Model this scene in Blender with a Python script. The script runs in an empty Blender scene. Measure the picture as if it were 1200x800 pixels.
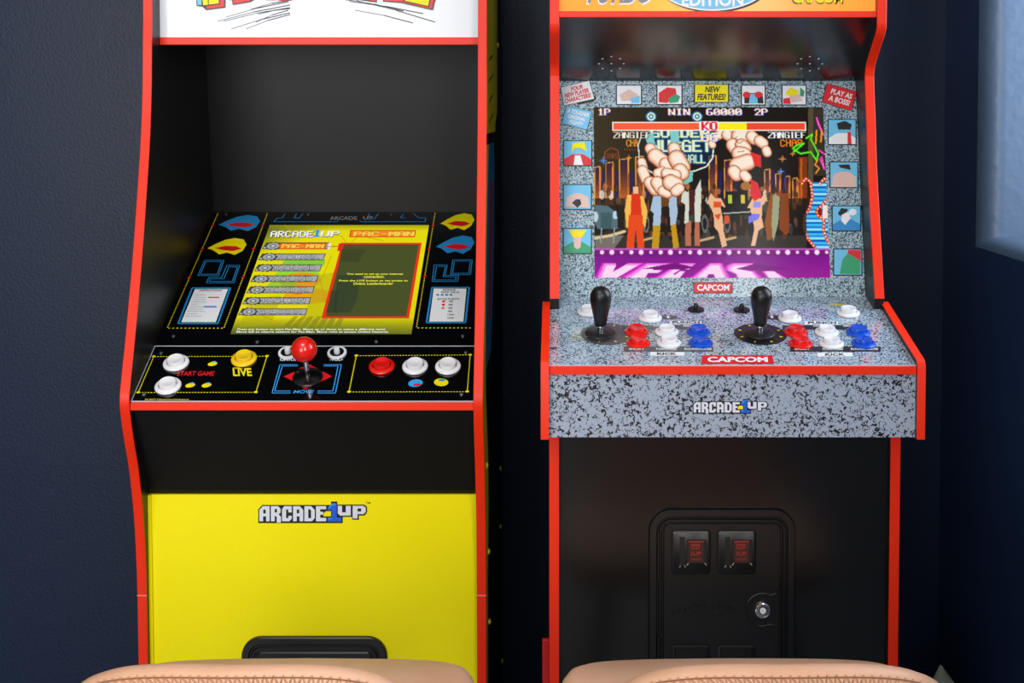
import bpy, math, random
import numpy as np
from mathutils import Vector, Matrix
random.seed(7)
SC = bpy.context.scene
COL = SC.collection
R = math.radians

# ------------------------------------------------------------------ camera
F, CX, TP = 1500.0, 655.0, 0.045
PIT = math.atan(TP); CY = 135 + F*TP; ZC = 1.2
cam_d = bpy.data.cameras.new('camera'); cam = bpy.data.objects.new('camera', cam_d); COL.objects.link(cam)
cam.location = (0, 0, ZC); cam.rotation_euler = (math.pi/2 - PIT, 0, 0)
cam_d.sensor_width = 36; cam_d.lens = F/1200*36
cam_d.shift_x = -(CX-600)/1200; cam_d.shift_y = -(400-CY)/1200
cam_d.clip_start = 0.02
SC.camera = cam

# ------------------------------------------------------------------ light
vs = SC.view_settings
SC.display_settings.display_device = 'sRGB'
vs.view_transform = 'Standard'; vs.look = 'None'; vs.gamma = 1; vs.use_curve_mapping = False
vs.exposure = 0.0
world = bpy.data.worlds.new('world'); SC.world = world; world.use_nodes = True
bg = world.node_tree.nodes['Background']
bg.inputs[0].default_value = (0.55, 0.72, 1.0, 1); bg.inputs[1].default_value = 1.2

def area(name, loc, rot, sx, sy, power, color):
    l = bpy.data.lights.new(name, 'AREA'); l.shape = 'RECTANGLE'; l.size = sx; l.size_y = sy
    l.energy = power; l.color = color
    o = bpy.data.objects.new(name, l); o.location = loc; o.rotation_euler = rot; COL.objects.link(o)
    return o
# daylight outside the recessed window, an unseen window behind the camera, added front and ceiling area lights
area('daylight_side_window', (1.12, 1.68, 1.6), (0, R(90), 0), 1.2, 0.62, 17, (0.84, 0.92, 1.0))
area('daylight_near_window', (0.66, -1.3, 1.60), (0, R(90), 0), 1.3, 2.2, 88, (1.0, 0.98, 0.96))
area('added_front_light', (-1.5, -2.85, 1.45), (R(90), 0, 0), 1.9, 1.9, 84, (1.0, 0.98, 0.96))
area('added_ceiling_light', (-0.5, 0.4, 2.55), (0, 0, 0), 0.9, 0.9, 17, (1.0, 0.97, 0.93))

# ------------------------------------------------------------------ helpers
def P(px, py, Y):
    """world point at depth Y that the photo shows at (px, py)"""
    u = (px-CX)/F; v = (CY-py)/F
    dy = math.cos(PIT)+v*math.sin(PIT); dz = -math.sin(PIT)+v*math.cos(PIT)
    t = Y/dy
    return Vector((t*u, Y, ZC+t*dz))
def lin(c):
    c = c/255.0
    return c/12.92 if c <= 0.04045 else ((c+0.055)/1.055)**2.4
def C3(rgb): return (lin(rgb[0]), lin(rgb[1]), lin(rgb[2]), 1)

class Frame:
    def __init__(s, O, U, V):
        s.O = Vector(O); s.U = Vector(U).normalized(); V = Vector(V)
        s.V = (V - V.dot(s.U)*s.U).normalized(); s.N = s.U.cross(s.V)
    def pt(s, u, v, h=0): return s.O + s.U*u + s.V*v + s.N*h
    def px(s, px, py):
        d = P(px, py, 1.0) - Vector((0, 0, ZC)); c = Vector((0, 0, ZC))
        t = (s.O-c).dot(s.N)/d.dot(s.N); q = c+d*t-s.O
        return (q.dot(s.U), q.dot(s.V))
    def pxs(s, pts): return [s.px(*p) for p in pts]
    def mat(s, u, v, h=0):
        o = s.pt(u, v, h)
        return Matrix(((s.U.x, s.V.x, s.N.x, o.x), (s.U.y, s.V.y, s.N.y, o.y), (s.U.z, s.V.z, s.N.z, o.z), (0, 0, 0, 1)))

_M = {}
def mat(name, rgb=(128,128,128), rough=0.5, metal=0, coat=0, coat_rough=0.05, emit=None, estr=1, spec=0.5, build=None, bump=None, sheen=0):
    if name in _M: return name
    m = bpy.data.materials.new(name); m.use_nodes = True; nt = m.node_tree
    b = nt.nodes['Principled BSDF']
    b.inputs['Base Color'].default_value = C3(rgb); b.inputs['Roughness'].default_value = rough
    b.inputs['Metallic'].default_value = metal; b.inputs['Coat Weight'].default_value = coat
    b.inputs['Coat Roughness'].default_value = coat_rough; b.inputs['Specular IOR Level'].default_value = spec
    if emit: b.inputs['Emission Color'].default_value = C3(emit); b.inputs['Emission Strength'].default_value = estr
    if build: build(nt, b)
    if bump:
        sc, st, dist = bump
        tc = nt.nodes.new('ShaderNodeTexCoord'); n = nt.nodes.new('ShaderNodeTexNoise'); n.inputs['Scale'].default_value = sc
        n.inputs['Detail'].default_value = 3
        bp = nt.nodes.new('ShaderNodeBump'); bp.inputs['Strength'].default_value = st; bp.inputs['Distance'].default_value = dist
        nt.links.new(tc.outputs['Object'], n.inputs['Vector']); nt.links.new(n.outputs['Fac'], bp.inputs['Height'])
        nt.links.new(bp.outputs['Normal'], b.inputs['Normal'])
    _M[name] = m
    return name

def speckle(base, dark, sc, thr, lowsc, lowamt, distort, tint=None):
    def bld(nt, b):
        N = nt.nodes.new; L = nt.links.new
        tc = N('ShaderNodeTexCoord'); n = N('ShaderNodeTexNoise'); n.inputs['Scale'].default_value = sc
        n.inputs['Detail'].default_value = 2.5; n.inputs['Roughness'].default_value = 0.6; n.inputs['Distortion'].default_value = distort
        lo = N('ShaderNodeTexNoise'); lo.inputs['Scale'].default_value = lowsc; lo.inputs['Detail'].default_value = 1
        L(tc.outputs['Object'], n.inputs['Vector']); L(tc.outputs['Object'], lo.inputs['Vector'])
        mu = N('ShaderNodeMath'); mu.operation = 'MULTIPLY_ADD'; mu.inputs[1].default_value = lowamt; mu.inputs[2].default_value = -0.5*lowamt
        L(lo.outputs['Fac'], mu.inputs[0])
        ad = N('ShaderNodeMath'); ad.operation = 'ADD'; L(n.outputs['Fac'], ad.inputs[0]); L(mu.outputs[0], ad.inputs[1])
        cr = N('ShaderNodeValToRGB'); cr.color_ramp.elements[0].position = thr; cr.color_ramp.elements[0].color = C3(dark)
        cr.color_ramp.elements[1].position = thr+0.02; cr.color_ramp.elements[1].color = C3(base)
        if tint:
            e = cr.color_ramp.elements.new(thr+0.12); e.color = C3(base)
            e = cr.color_ramp.elements.new(thr+0.16); e.color = C3(tint)
        L(ad.outputs[0], cr.inputs['Fac']); L(cr.outputs['Color'], b.inputs['Base Color'])
    return bld

def vary(c1, c2, sc, detail=4):
    def bld(nt, b):
        N = nt.nodes.new; L = nt.links.new
        tc = N('ShaderNodeTexCoord'); n = N('ShaderNodeTexNoise'); n.inputs['Scale'].default_value = sc; n.inputs['Detail'].default_value = detail
        cr = N('ShaderNodeValToRGB'); cr.color_ramp.elements[0].position = 0.35; cr.color_ramp.elements[1].position = 0.65
        cr.color_ramp.elements[0].color = C3(c1); cr.color_ramp.elements[1].color = C3(c2)
        L(tc.outputs['Object'], n.inputs['Vector']); L(n.outputs['Fac'], cr.inputs['Fac']); L(cr.outputs['Color'], b.inputs['Base Color'])
    return bld

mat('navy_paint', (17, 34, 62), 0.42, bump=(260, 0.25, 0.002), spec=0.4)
mat('navy_lit_gloss', (88, 108, 134), 0.38, bump=(45, 0.35, 0.004))  # wall navy made paler, window light on the recess put into the colour
mat('navy_lit_side', (34, 54, 90), 0.4, bump=(260, 0.25, 0.002), spec=0.5)  # same navy lightened, the right wall's lit brightness is in the colour
mat('white_paint', (205, 205, 202), 0.8)
def boards(nt, b):
    N = nt.nodes.new; L = nt.links.new
    tc = N('ShaderNodeTexCoord'); mp = N('ShaderNodeMapping'); mp.inputs['Scale'].default_value = (6.5, 0.8, 1)
    br = N('ShaderNodeTexBrick'); br.inputs['Color1'].default_value = C3((112, 114, 118)); br.inputs['Color2'].default_value = C3((94, 97, 102))
    br.inputs['Mortar'].default_value = C3((45, 40, 36)); br.inputs['Scale'].default_value = 1.0; br.inputs['Mortar Size'].default_value = 0.008
    L(tc.outputs['Object'], mp.inputs['Vector']); L(mp.outputs['Vector'], br.inputs['Vector']); L(br.outputs['Color'], b.inputs['Base Color'])
mat('floor_boards', rough=0.45, build=boards)
mat('red_trim', (240, 46, 10), 0.36, spec=0.35)
mat('red_dark', (205, 12, 18), 0.4)
mat('trim_seam', (240, 130, 120), 0.5)
mat('black_laminate', (13, 13, 15), 0.40, spec=0.4, bump=(900, 0.15, 0.0004))
mat('black_gloss', (6, 7, 9), 0.10, coat=1, coat_rough=0.03)
mat('black_satin', (11, 12, 14), 0.22, spec=0.55)
mat('black_plastic', (14, 15, 17), 0.34)
mat('deep_black', (2, 2, 3), 0.6)
mat('yellow_panel', (252, 238, 0), 0.34, spec=0.25)
mat('yellow_ink', (245, 230, 0), 0.35, spec=0.3)
mat('speaker_gloss', (9, 10, 12), 0.24, spec=1.0, coat=1.0, coat_rough=0.2)
mat('washer_black', (22, 24, 27), 0.38)
mat('yellow_plug', (235, 215, 20), 0.3)
mat('white_ink', (238, 240, 244), 0.35)
mat('black_ink', (14, 14, 18), 0.35)
mat('red_ink', (222, 22, 34), 0.35)
mat('blue_ink', (38, 140, 205), 0.3)
mat('cyan_ink', (110, 195, 235), 0.35)
mat('deep_blue_ink', (20, 95, 215), 0.35)
mat('light_blue_ink', (60, 160, 240), 0.35)
mat('orange_ink', (235, 130, 50), 0.35)
mat('green_ink', (40, 160, 110), 0.35)
mat('skin_ink', (225, 190, 180), 0.35)
mat('grey_ink', (128, 130, 132), 0.35)
mat('lilac_ink', (222, 226, 240), 0.35)
mat('clear_edge', (200, 205, 212), 0.2)
mat('white_plastic', (235, 235, 238), 0.22, coat=0.3)
mat('yellow_plastic', (245, 205, 30), 0.22, coat=0.3)
mat('red_plastic', (228, 24, 14), 0.2, coat=0.5)
mat('blue_plastic', (10, 80, 205), 0.22, coat=0.3)
mat('chrome', (210, 212, 215), 0.12, metal=1)
mat('steel', (150, 152, 155), 0.3, metal=1)
mat('lamp_red', (38, 16, 14), 0.4, emit=(70, 24, 18), estr=0.3)
mat('lamp_red_text', (110, 26, 20), 0.4, emit=(160, 42, 30), estr=0.4)
mat('box_speckle', rough=0.38, build=speckle((160, 173, 193), (8, 9, 13), 250, 0.436, 26, 0.17, 0.9))
mat('bezel_speckle', rough=0.28, coat=0.4, build=speckle((150, 178, 192), (38, 48, 58), 420, 0.45, 60, 0.10, 0.5, (182, 205, 214)))
mat('deck_speckle', rough=0.16, coat=0.8, coat_rough=0.04, build=speckle((170, 190, 208), (28, 34, 46), 400, 0.44, 60, 0.12, 0.5, (192, 208, 222)))
def marquee_orange(nt, b):
    N = nt.nodes.new; L = nt.links.new
    tc = N('ShaderNodeTexCoord'); sp = N('ShaderNodeSeparateXYZ'); cr = N('ShaderNodeValToRGB')
    mr = N('ShaderNodeMapRange'); mr.inputs[1].default_value = -0.22; mr.inputs[2].default_value = 0.22
    L(tc.outputs['Object'], sp.inputs[0]); L(sp.outputs['X'], mr.inputs[0]); L(mr.outputs[0], cr.inputs['Fac'])
    e = cr.color_ramp.elements; e[0].color = C3((255, 140, 50)); e[1].color = C3((255, 145, 40))
    a = e.new(0.35); a.color = C3((255, 165, 45)); a = e.new(0.75); a.color = C3((250, 140, 30))
    L(cr.outputs['Color'], b.inputs['Base Color']); L(cr.outputs['Color'], b.inputs['Emission Color']); b.inputs['Emission Strength'].default_value = 0.55
mat('marquee_orange', rough=0.2, build=marquee_orange)
mat('marquee_white', (222, 226, 232), 0.15, emit=(225, 232, 242), estr=0.10)
mat('tan_leather', rough=0.5, build=vary((216, 164, 130), (230, 182, 150), 9), bump=(160, 0.25, 0.002))
mat('thread', (236, 196, 160), 0.6)
mat('back_thread', (190, 138, 104), 0.6)
mat('black_metal', (16, 16, 18), 0.4, metal=0.4)
mat('leaf', rough=0.5, build=vary((118, 126, 108), (146, 152, 134), 22))
mat('pot_grey', (150, 148, 142), 0.7)
mat('soil', (50, 38, 28), 0.9)
def attr_emit(nt, b):
    a = nt.nodes.new('ShaderNodeAttribute'); a.attribute_name = 'picture'
    nt.links.new(a.outputs['Color'], b.inputs['Emission Color']); b.inputs['Emission Strength'].default_value = 0.95
    b.inputs['Base Color'].default_value = (0.005, 0.005, 0.005, 1)
mat('screen_picture', rough=0.12, build=attr_emit, spec=0.08)
mg = bpy.data.materials.new('window_glass'); mg.use_nodes = True
nt = mg.node_tree; nt.nodes.clear()
o_ = nt.nodes.new('ShaderNodeOutputMaterial'); mx = nt.nodes.new('ShaderNodeMixShader'); tr = nt.nodes.new('ShaderNodeBsdfTransparent'); gl = nt.nodes.new('ShaderNodeBsdfGlossy')
gl.inputs['Roughness'].default_value = 0.02; mx.inputs[0].default_value = 0.06
nt.links.new(tr.outputs[0], mx.inputs[1]); nt.links.new(gl.outputs[0], mx.inputs[2]); nt.links.new(mx.outputs[0], o_.inputs[0]); _M['window_glass'] = mg

WL = {}   # world location of every object made here
class MB:
    def __init__(s): s.v = []; s.f = []; s.m = []; s.sm = []; s.mats = []
    def add(s, vs_, fs, m, smooth=False):
        k = len(s.v); s.v += [Vector(p) for p in vs_]
        if m not in s.mats: s.mats.append(m)
        mi = s.mats.index(m)
        for f in fs: s.f.append([k+i for i in f]); s.m.append(mi); s.sm.append(smooth)
        return s
    def box(s, lo, hi, m):
        x0, y0, z0 = lo; x1, y1, z1 = hi
        v = [(x0,y0,z0),(x1,y0,z0),(x1,y1,z0),(x0,y1,z0),(x0,y0,z1),(x1,y0,z1),(x1,y1,z1),(x0,y1,z1)]
        return s.add(v, [(0,3,2,1),(4,5,6,7),(0,1,5,4),(1,2,6,5),(2,3,7,6),(3,0,4,7)], m)
    def fbox(s, fr, u0, v0, u1, v1, h0, h1, m):
        v = [fr.pt(u0,v0,h0),fr.pt(u1,v0,h0),fr.pt(u1,v1,h0),fr.pt(u0,v1,h0),fr.pt(u0,v0,h1),fr.pt(u1,v0,h1),fr.pt(u1,v1,h1),fr.pt(u0,v1,h1)]
        return s.add(v, [(0,3,2,1),(4,5,6,7),(0,1,5,4),(1,2,6,5),(2,3,7,6),(3,0,4,7)], m)
    def poly(s, fr, pts, h, m):
        a = sum(pts[i][0]*pts[(i+1) % len(pts)][1]-pts[(i+1) % len(pts)][0]*pts[i][1] for i in range(len(pts)))
        if a < 0: pts = pts[::-1]
        return s.add([fr.pt(u, v, h) for u, v in pts], [tuple(range(len(pts)))], m)
    def ppoly(s, fr, pxy, h, m): return s.poly(fr, fr.pxs(pxy), h, m)
    def prism(s, fr, pts, h0, h1, m):
        a = sum(pts[i][0]*pts[(i+1) % len(pts)][1]-pts[(i+1) % len(pts)][0]*pts[i][1] for i in range(len(pts)))
        if a < 0: pts = pts[::-1]
        n = len(pts); v = [fr.pt(u, w, h0) for u, w in pts]+[fr.pt(u, w, h1) for u, w in pts]
        return s.add(v, [tuple(range(n-1, -1, -1)), tuple(range(n, 2*n))]+[(i, (i+1) % n, n+(i+1) % n, n+i) for i in range(n)], m)
    def ell(s, fr, c, ru, rv, h, m, n=28, rot=0):
        ca, sa = math.cos(rot), math.sin(rot)
        pts = [(c[0]+ru*math.cos(2*math.pi*i/n)*ca-rv*math.sin(2*math.pi*i/n)*sa, c[1]+ru*math.cos(2*math.pi*i/n)*sa+rv*math.sin(2*math.pi*i/n)*ca) for i in range(n)]
        return s.poly(fr, pts, h, m)
    def lathe(s, M, prof, m, seg=32, cap=True):
        v = []; f = []
        for r, h in prof:
            for i in range(seg):
                a = 2*math.pi*i/seg; v.append(M @ Vector((r*math.cos(a), r*math.sin(a), h)))
        for j in range(len(prof)-1):
            for i in range(seg): f.append((j*seg+i, j*seg+(i+1) % seg, (j+1)*seg+(i+1) % seg, (j+1)*seg+i))
        if cap:
            f.append(tuple(range(seg-1, -1, -1))); f.append(tuple((len(prof)-1)*seg+i for i in range(seg)))
        return s.add(v, f, m, True)
    def tube(s, pts, r, m, seg=8, closed=False):
        pts = [Vector(p) for p in pts]; v = []; f = []; n = len(pts)
        for j, p in enumerate(pts):
            if closed: t = pts[(j+1) % n]-pts[j-1]
            else: t = pts[min(j+1, n-1)]-pts[max(j-1, 0)]
            t.normalize(); a = Vector((0, 0, 1)) if abs(t.z) < 0.9 else Vector((1, 0, 0))
            x = t.cross(a).normalized(); y = t.cross(x)
            rr = r[j] if isinstance(r, (list, tuple)) else r
            for i in range(seg):
                q = 2*math.pi*i/seg; v.append(p+x*rr*math.cos(q)+y*rr*math.sin(q))
        for j in range(n if closed else n-1):
            for i in range(seg): f.append((j*seg+i, ((j+1) % n)*seg+i, ((j+1) % n)*seg+(i+1) % seg, j*seg+(i+1) % seg))
        if not closed: f.append(tuple(range(seg))); f.append(tuple((n-1)*seg+i for i in range(seg-1, -1, -1)))
        return s.add(v, f, m, True)
    def line(s, fr, a, b, w, h, m):
        d = Vector((b[0]-a[0], b[1]-a[1])); d.normalize(); n = Vector((-d.y, d.x))*w/2
        return s.poly(fr, [(a[0]+n.x, a[1]+n.y), (b[0]+n.x, b[1]+n.y), (b[0]-n.x, b[1]-n.y), (a[0]-n.x, a[1]-n.y)], h, m)
    def dots(s, fr, a, b, n, w, l, h, m):
        A = Vector(a); B = Vector(b); D_ = (B-A)/n
        for i in range(n):
            c = A+D_*(i+0.5); d = D_.normalized()*l/2
            s.line(fr, c-d, c+d, w, h, m)
    def ring(s, fr, pts, w, h, m):
        """closed outline of width w along pts"""
        n = len(pts)
        for i in range(n): s.line(fr, pts[i], pts[(i+1) % n], w, h, m)
    def text(s, fr, body, quad, h, m, bold=0.0, shear=0.0, depth=0):
        """quad = bl, br, tl in frame coordinates"""
        cu = bpy.data.curves.new('t', 'FONT'); cu.body = body; cu.offset = bold; cu.shear = shear; cu.resolution_u = 3
        ob = bpy.data.objects.new('t', cu); me = ob.to_mesh()
        co = [Vector(v_.co) for v_ in me.vertices]; fs = [tuple(p.vertices) for p in me.polygons]
        if not co: return s
        x0 = min(c.x for c in co); x1 = max(c.x for c in co); y0 = min(c.y for c in co); y1 = max(c.y for c in co)
        bl, br, tl = [Vector(q) for q in quad]
        vs_ = []
        for c in co:
            a = (c.x-x0)/(x1-x0); b = (c.y-y0)/(y1-y0); q = bl+(br-bl)*a+(tl-bl)*b
            vs_.append(fr.pt(q.x, q.y, h))
        ob.to_mesh_clear(); bpy.data.objects.remove(ob); bpy.data.curves.remove(cu)
        nn = Vector((0, 0, 0))
        for f in fs[:1]:
            nn = (vs_[f[1]]-vs_[f[0]]).cross(vs_[f[2]]-vs_[f[1]])
        if nn.dot(fr.N) < 0: fs = [f[::-1] for f in fs]
        return s.add(vs_, fs, m)
    def ptext(s, fr, body, x0, y0, x1, y1, h, m, **k):
        return s.text(fr, body, fr.pxs([(x0, y1), (x1, y1), (x0, y0)]), h, m, **k)
    def build(s, name, parent=None, label=None, bevel=0, origin=None, weld=False):
        me = bpy.data.meshes.new(name)
        lo = Vector([min(p[i] for p in s.v) for i in range(3)]); hi = Vector([max(p[i] for p in s.v) for i in range(3)])
        c = Vector(origin) if origin is not None else (lo+hi)/2
        me.from_pydata([p-c for p in s.v], [], s.f)
        for n in s.mats: me.materials.append(_M[n])
        me.polygons.foreach_set('material_index', s.m); me.polygons.foreach_set('use_smooth', s.sm)
        me.update()
        try: me.set_sharp_from_angle(angle=R(42))
        except Exception: pass
        o = bpy.data.objects.new(name, me); COL.objects.link(o)
        WL[o] = c
        if parent is not None: o.parent = parent; o.location = c-WL[parent]
        else: o.location = c
        if label: o['label'] = label
        if bevel:
            b = o.modifiers.new('bevel', 'BEVEL'); b.width = bevel; b.segments = 2; b.limit_method = 'ANGLE'; b.angle_limit = R(50)
        return o
def thing(name, label, cat, loc, group=None):
    o = bpy.data.objects.new(name, None); COL.objects.link(o); o.location = loc; WL[o] = Vector(loc)
    o.empty_display_size = 0.1; o['label'] = label; o['category'] = cat
    if group: o['group'] = group
    return o
def struct(o): o['kind'] = 'structure'; return o

# ------------------------------------------------------------------ room
YB, XR, XLW, YF, ZT = 2.32, 0.6987, -3.2, -3.0, 2.7
b = MB(); b.box((XLW-0.1, YB, 0), (XR+0.5, YB+0.12, ZT), 'navy_paint'); struct(b.build('wall_back'))
b = MB(); b.box((XLW-0.12, YF-0.12, 0), (XLW, YB, ZT), 'navy_paint'); struct(b.build('wall_left'))
b = MB(); b.box((XLW, YF-0.12, 0), (XR+0.5, YF, ZT), 'navy_paint'); struct(b.build('wall_front'))
b = MB(); b.box((XLW-0.12, YF-0.12, -0.1), (XR+0.5, YB+0.12, 0), 'floor_boards'); struct(b.build('floor'))
b = MB(); b.box((XLW-0.12, YF-0.12, ZT), (XR+0.5, YB+0.12, ZT+0.1), 'white_paint'); struct(b.build('ceiling'))
# right wall with the deep window recess and its rounded plaster edge
OY0, OY1, OZ0, OZ1 = 0.72, 2.102, 1.000, 2.2
def ringrect(e, x): return [(x, OY0-e, OZ0-e*0.55), (x, OY1+e, OZ0-e*0.55), (x, OY1+e, OZ1+e), (x, OY0-e, OZ1+e)]
b = MB(); rr = 0.036
v = ringrect(rr, XR)
for j in range(1, 9):
    a = j/8*math.pi/2; v += ringrect(rr*(1-math.sin(a)), XR+rr*(1-math.cos(a)))
v += ringrect(0, XR+0.34)
f = []
for j in range(9):
    for i in range(4): f.append((j*4+i, (j+1)*4+i, (j+1)*4+(i+1) % 4, j*4+(i+1) % 4))
b.add(v, f, 'navy_lit_gloss', True)
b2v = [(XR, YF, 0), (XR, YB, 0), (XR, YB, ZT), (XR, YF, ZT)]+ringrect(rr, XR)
b.add(b2v, [(0, 4, 5, 1), (1, 5, 6, 2), (2, 6, 7, 3), (3, 7, 4, 0)], 'navy_lit_side')
b.add([(XR+0.46, YF, 0), (XR+0.46, YB, 0), (XR+0.46, YB, ZT), (XR+0.46, YF, ZT)]+[(XR+0.46,)+p[1:] for p in ringrect(0, 0)],
      [(0, 1, 5, 4), (1, 2, 6, 5), (2, 3, 7, 6), (3, 0, 4, 7)], 'white_paint')
b.add(ringrect(0, XR+0.34)+ringrect(0, XR+0.46), [(i, 4+i, 4+(i+1) % 4, (i+1) % 4) for i in range(4)], 'white_paint')
struct(b.build('wall_right'))
b = MB(); xw = XR+0.34
for lo, hi in [((OY0, OZ0), (OY1, OZ0+0.05)), ((OY0, OZ1-0.05), (OY1, OZ1)), ((OY0, OZ0+.05), (OY0+0.05, OZ1-.05)), ((OY1-0.05, OZ0+.05), (OY1, OZ1-.05)), ((1.385, OZ0+.05), (1.435, OZ1-.05))]:
    b.box((xw, lo[0], lo[1]), (xw+0.05, hi[0], hi[1]), 'white_paint')
w = struct(b.build('window_1'))
g = MB(); g.box((xw+0.02, OY0+0.05, OZ0+0.05), (xw+0.026, 1.385, OZ1-0.05), 'window_glass'); g.box((xw+0.02, 1.435, OZ0+0.05), (xw+0.026, OY1-0.05, OZ1-0.05), 'window_glass')
g.build('pane', w)

# ------------------------------------------------------------------ shared builders
LOGO = dict(
 back=[(95,245),(95,125),(130,85),(735,85),(735,55),(790,55),(790,82),(1030,82),(1052,105),(1052,150),(1030,178),(980,178),(980,215),(920,215),(920,190),(838,190),(838,245)],
 white=[[(105,228),(105,130),(135,95),(195,95),(195,228),(165,228),(165,185),(138,185),(138,228)],
        [(207,228),(207,95),(270,95),(292,118),(292,152),(275,168),(295,188),(295,240),(258,240),(258,190),(240,178),(240,228)],
        [(305,225),(305,120),(325,95),(390,95),(390,150),(360,150),(360,125),(340,125),(340,200),(360,200),(360,180),(390,180),(390,205),(370,228),(310,228)],
        [(402,228),(402,95),(460,95),(490,128),(490,228),(458,228),(458,185),(434,185),(434,228)],
        [(501,228),(501,95),(560,95),(592,128),(592,200),(568,228)],
        [(603,228),(603,95),(692,95),(692,122),(640,122),(640,145),(665,145),(665,170),(640,170),(640,198),(692,198),(692,228)],
        [(795,92),(832,92),(832,150),(865,150),(865,92),(908,92),(908,178),(815,178),(795,160)],
        [(925,92),(1020,92),(1040,110),(1040,145),(1020,165),(968,165),(968,203),(925,203)]],
 holes=[[(140,125),(162,125),(162,160),(140,160)],[(240,120),(260,120),(260,150),(240,150)],[(434,125),(456,125),(456,158),(434,158)],
        [(535,122),(548,122),(560,135),(560,200),(535,200)],[(968,115),(1000,115),(1000,142),(968,142)]],
 arrow=[(668,158),(690,140),(735,140),(735,185),(668,185)],
 one=[(705,112),(745,68),(785,68),(785,195),(827,195),(827,232),(705,232),(705,195),(742,195),(742,128),(705,132)],
 glint=[[(712,105),(745,72),(775,72),(775,85),(750,85),(722,112)],[(712,198),(738,198),(738,212),(712,212)]])
def logo(b, fr, mp, h, mono=None):
    T = lambda pts: fr.pxs([mp(*p) for p in pts])
    if mono:
        for p in LOGO['white']+[LOGO['one']]: b.prism(fr, T(p), h-0.0005, h+0.0012, mono)
        return
    b.poly(fr, T(LOGO['back']), h, 'black_ink')
    for p in LOGO['white']: b.poly(fr, T(p), h+0.0002, 'lilac_ink')
    for p in LOGO['holes']: b.poly(fr, T(p), h+0.0004, 'black_ink')
    b.poly(fr, T(LOGO['arrow']), h+0.0002, 'yellow_ink' if mono is None else mono)
    b.poly(fr, T(LOGO['one']), h+0.0004, 'deep_blue_ink')
    for p in LOGO['glint']: b.poly(fr, T(p), h+0.0006, 'light_blue_ink')

def rrect(u0, v0, u1, v1, r, ins=0, seg=8):
    u0 += ins; v0 += ins; u1 -= ins; v1 -= ins; r = max(r-ins, 0.0008); pts = []
    for cx, cy, a0 in ((u1-r, v1-r, 0), (u0+r, v1-r, 90), (u0+r, v0+r, 180), (u1-r, v0+r, 270)):
        for i in range(seg+1):
            a = R(a0+90*i/seg); pts.append((cx+r*math.cos(a), cy+r*math.sin(a)))
    return pts
def relief(b, fr, rc, r, prof, m, cap=True):
    """rounded rectangle lofted through (inset, height) steps"""
    n = None; v = []; f = []
    for ins, h in prof:
        pts = rrect(*rc, r, ins); n = len(pts); v += [fr.pt(p[0], p[1], h) for p in pts]
    for j in range(len(prof)-1):
        for i in range(n): f.append((j*n+i, j*n+(i+1) % n, (j+1)*n+(i+1) % n, (j+1)*n+i))
    if cap: f.append(tuple((len(prof)-1)*n+i for i in range(n)))
    b.add(v, f, m)

def trim(b, prof, x0, x1, t, m):
    """edge strip following a (Y, z) line running from top to bottom, facing the viewer"""
    n = len(prof); v = []
    for j, (y, z) in enumerate(prof):
        a = prof[max(j-1, 0)]; c = prof[min(j+1, n-1)]; d = Vector((c[0]-a[0], c[1]-a[1])).normalized()
        nn = Vector((d.y, -d.x))
        if nn.x > 0: nn = -nn
        e = 0.0006
        v += [(x0, y, z), (x0, y+nn.x*(t-e), z+nn.y*(t-e)), (x0+e, y+nn.x*t, z+nn.y*t), (x1-e, y+nn.x*t, z+nn.y*t), (x1, y+nn.x*(t-e), z+nn.y*(t-e)), (x1, y, z)]
    f = []
    for j in range(n-1):
        for i in range(6): f.append((j*6+i, (j+1)*6+i, (j+1)*6+(i+1) % 6, j*6+(i+1) % 6))
    f.append(tuple(range(6))); f.append(tuple((n-1)*6+i for i in range(5, -1, -1)))
    b.add(v, f, m)

def smoothline(pts, n=6):
    """Catmull-Rom through (Y, z) points"""
    out = []
    for i in range(len(pts)-1):
        p0 = pts[max(i-1, 0)]; p1 = pts[i]; p2 = pts[i+1]; p3 = pts[min(i+2, len(pts)-1)]
        for k in range(n):
            t = k/n
            out.append(tuple(0.5*(2*p1[c]+(p2[c]-p0[c])*t+(2*p0[c]-5*p1[c]+4*p2[c]-p3[c])*t*t+(3*p1[c]-p0[c]-3*p2[c]+p3[c])*t**3) for c in (0, 1)))
    out.append(pts[-1]); return out

def side_panel(b, x0, x1, prof, yb, m_in, m_out=None):
    poly = list(prof)+[(yb, prof[-1][1]), (yb, prof[0][1])]
    fr = Frame((x0, 0, 0), (0, 1, 0), (0, 0, 1))    # N = +x
    b.prism(fr, poly, 0, x1-x0, m_in)

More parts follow.
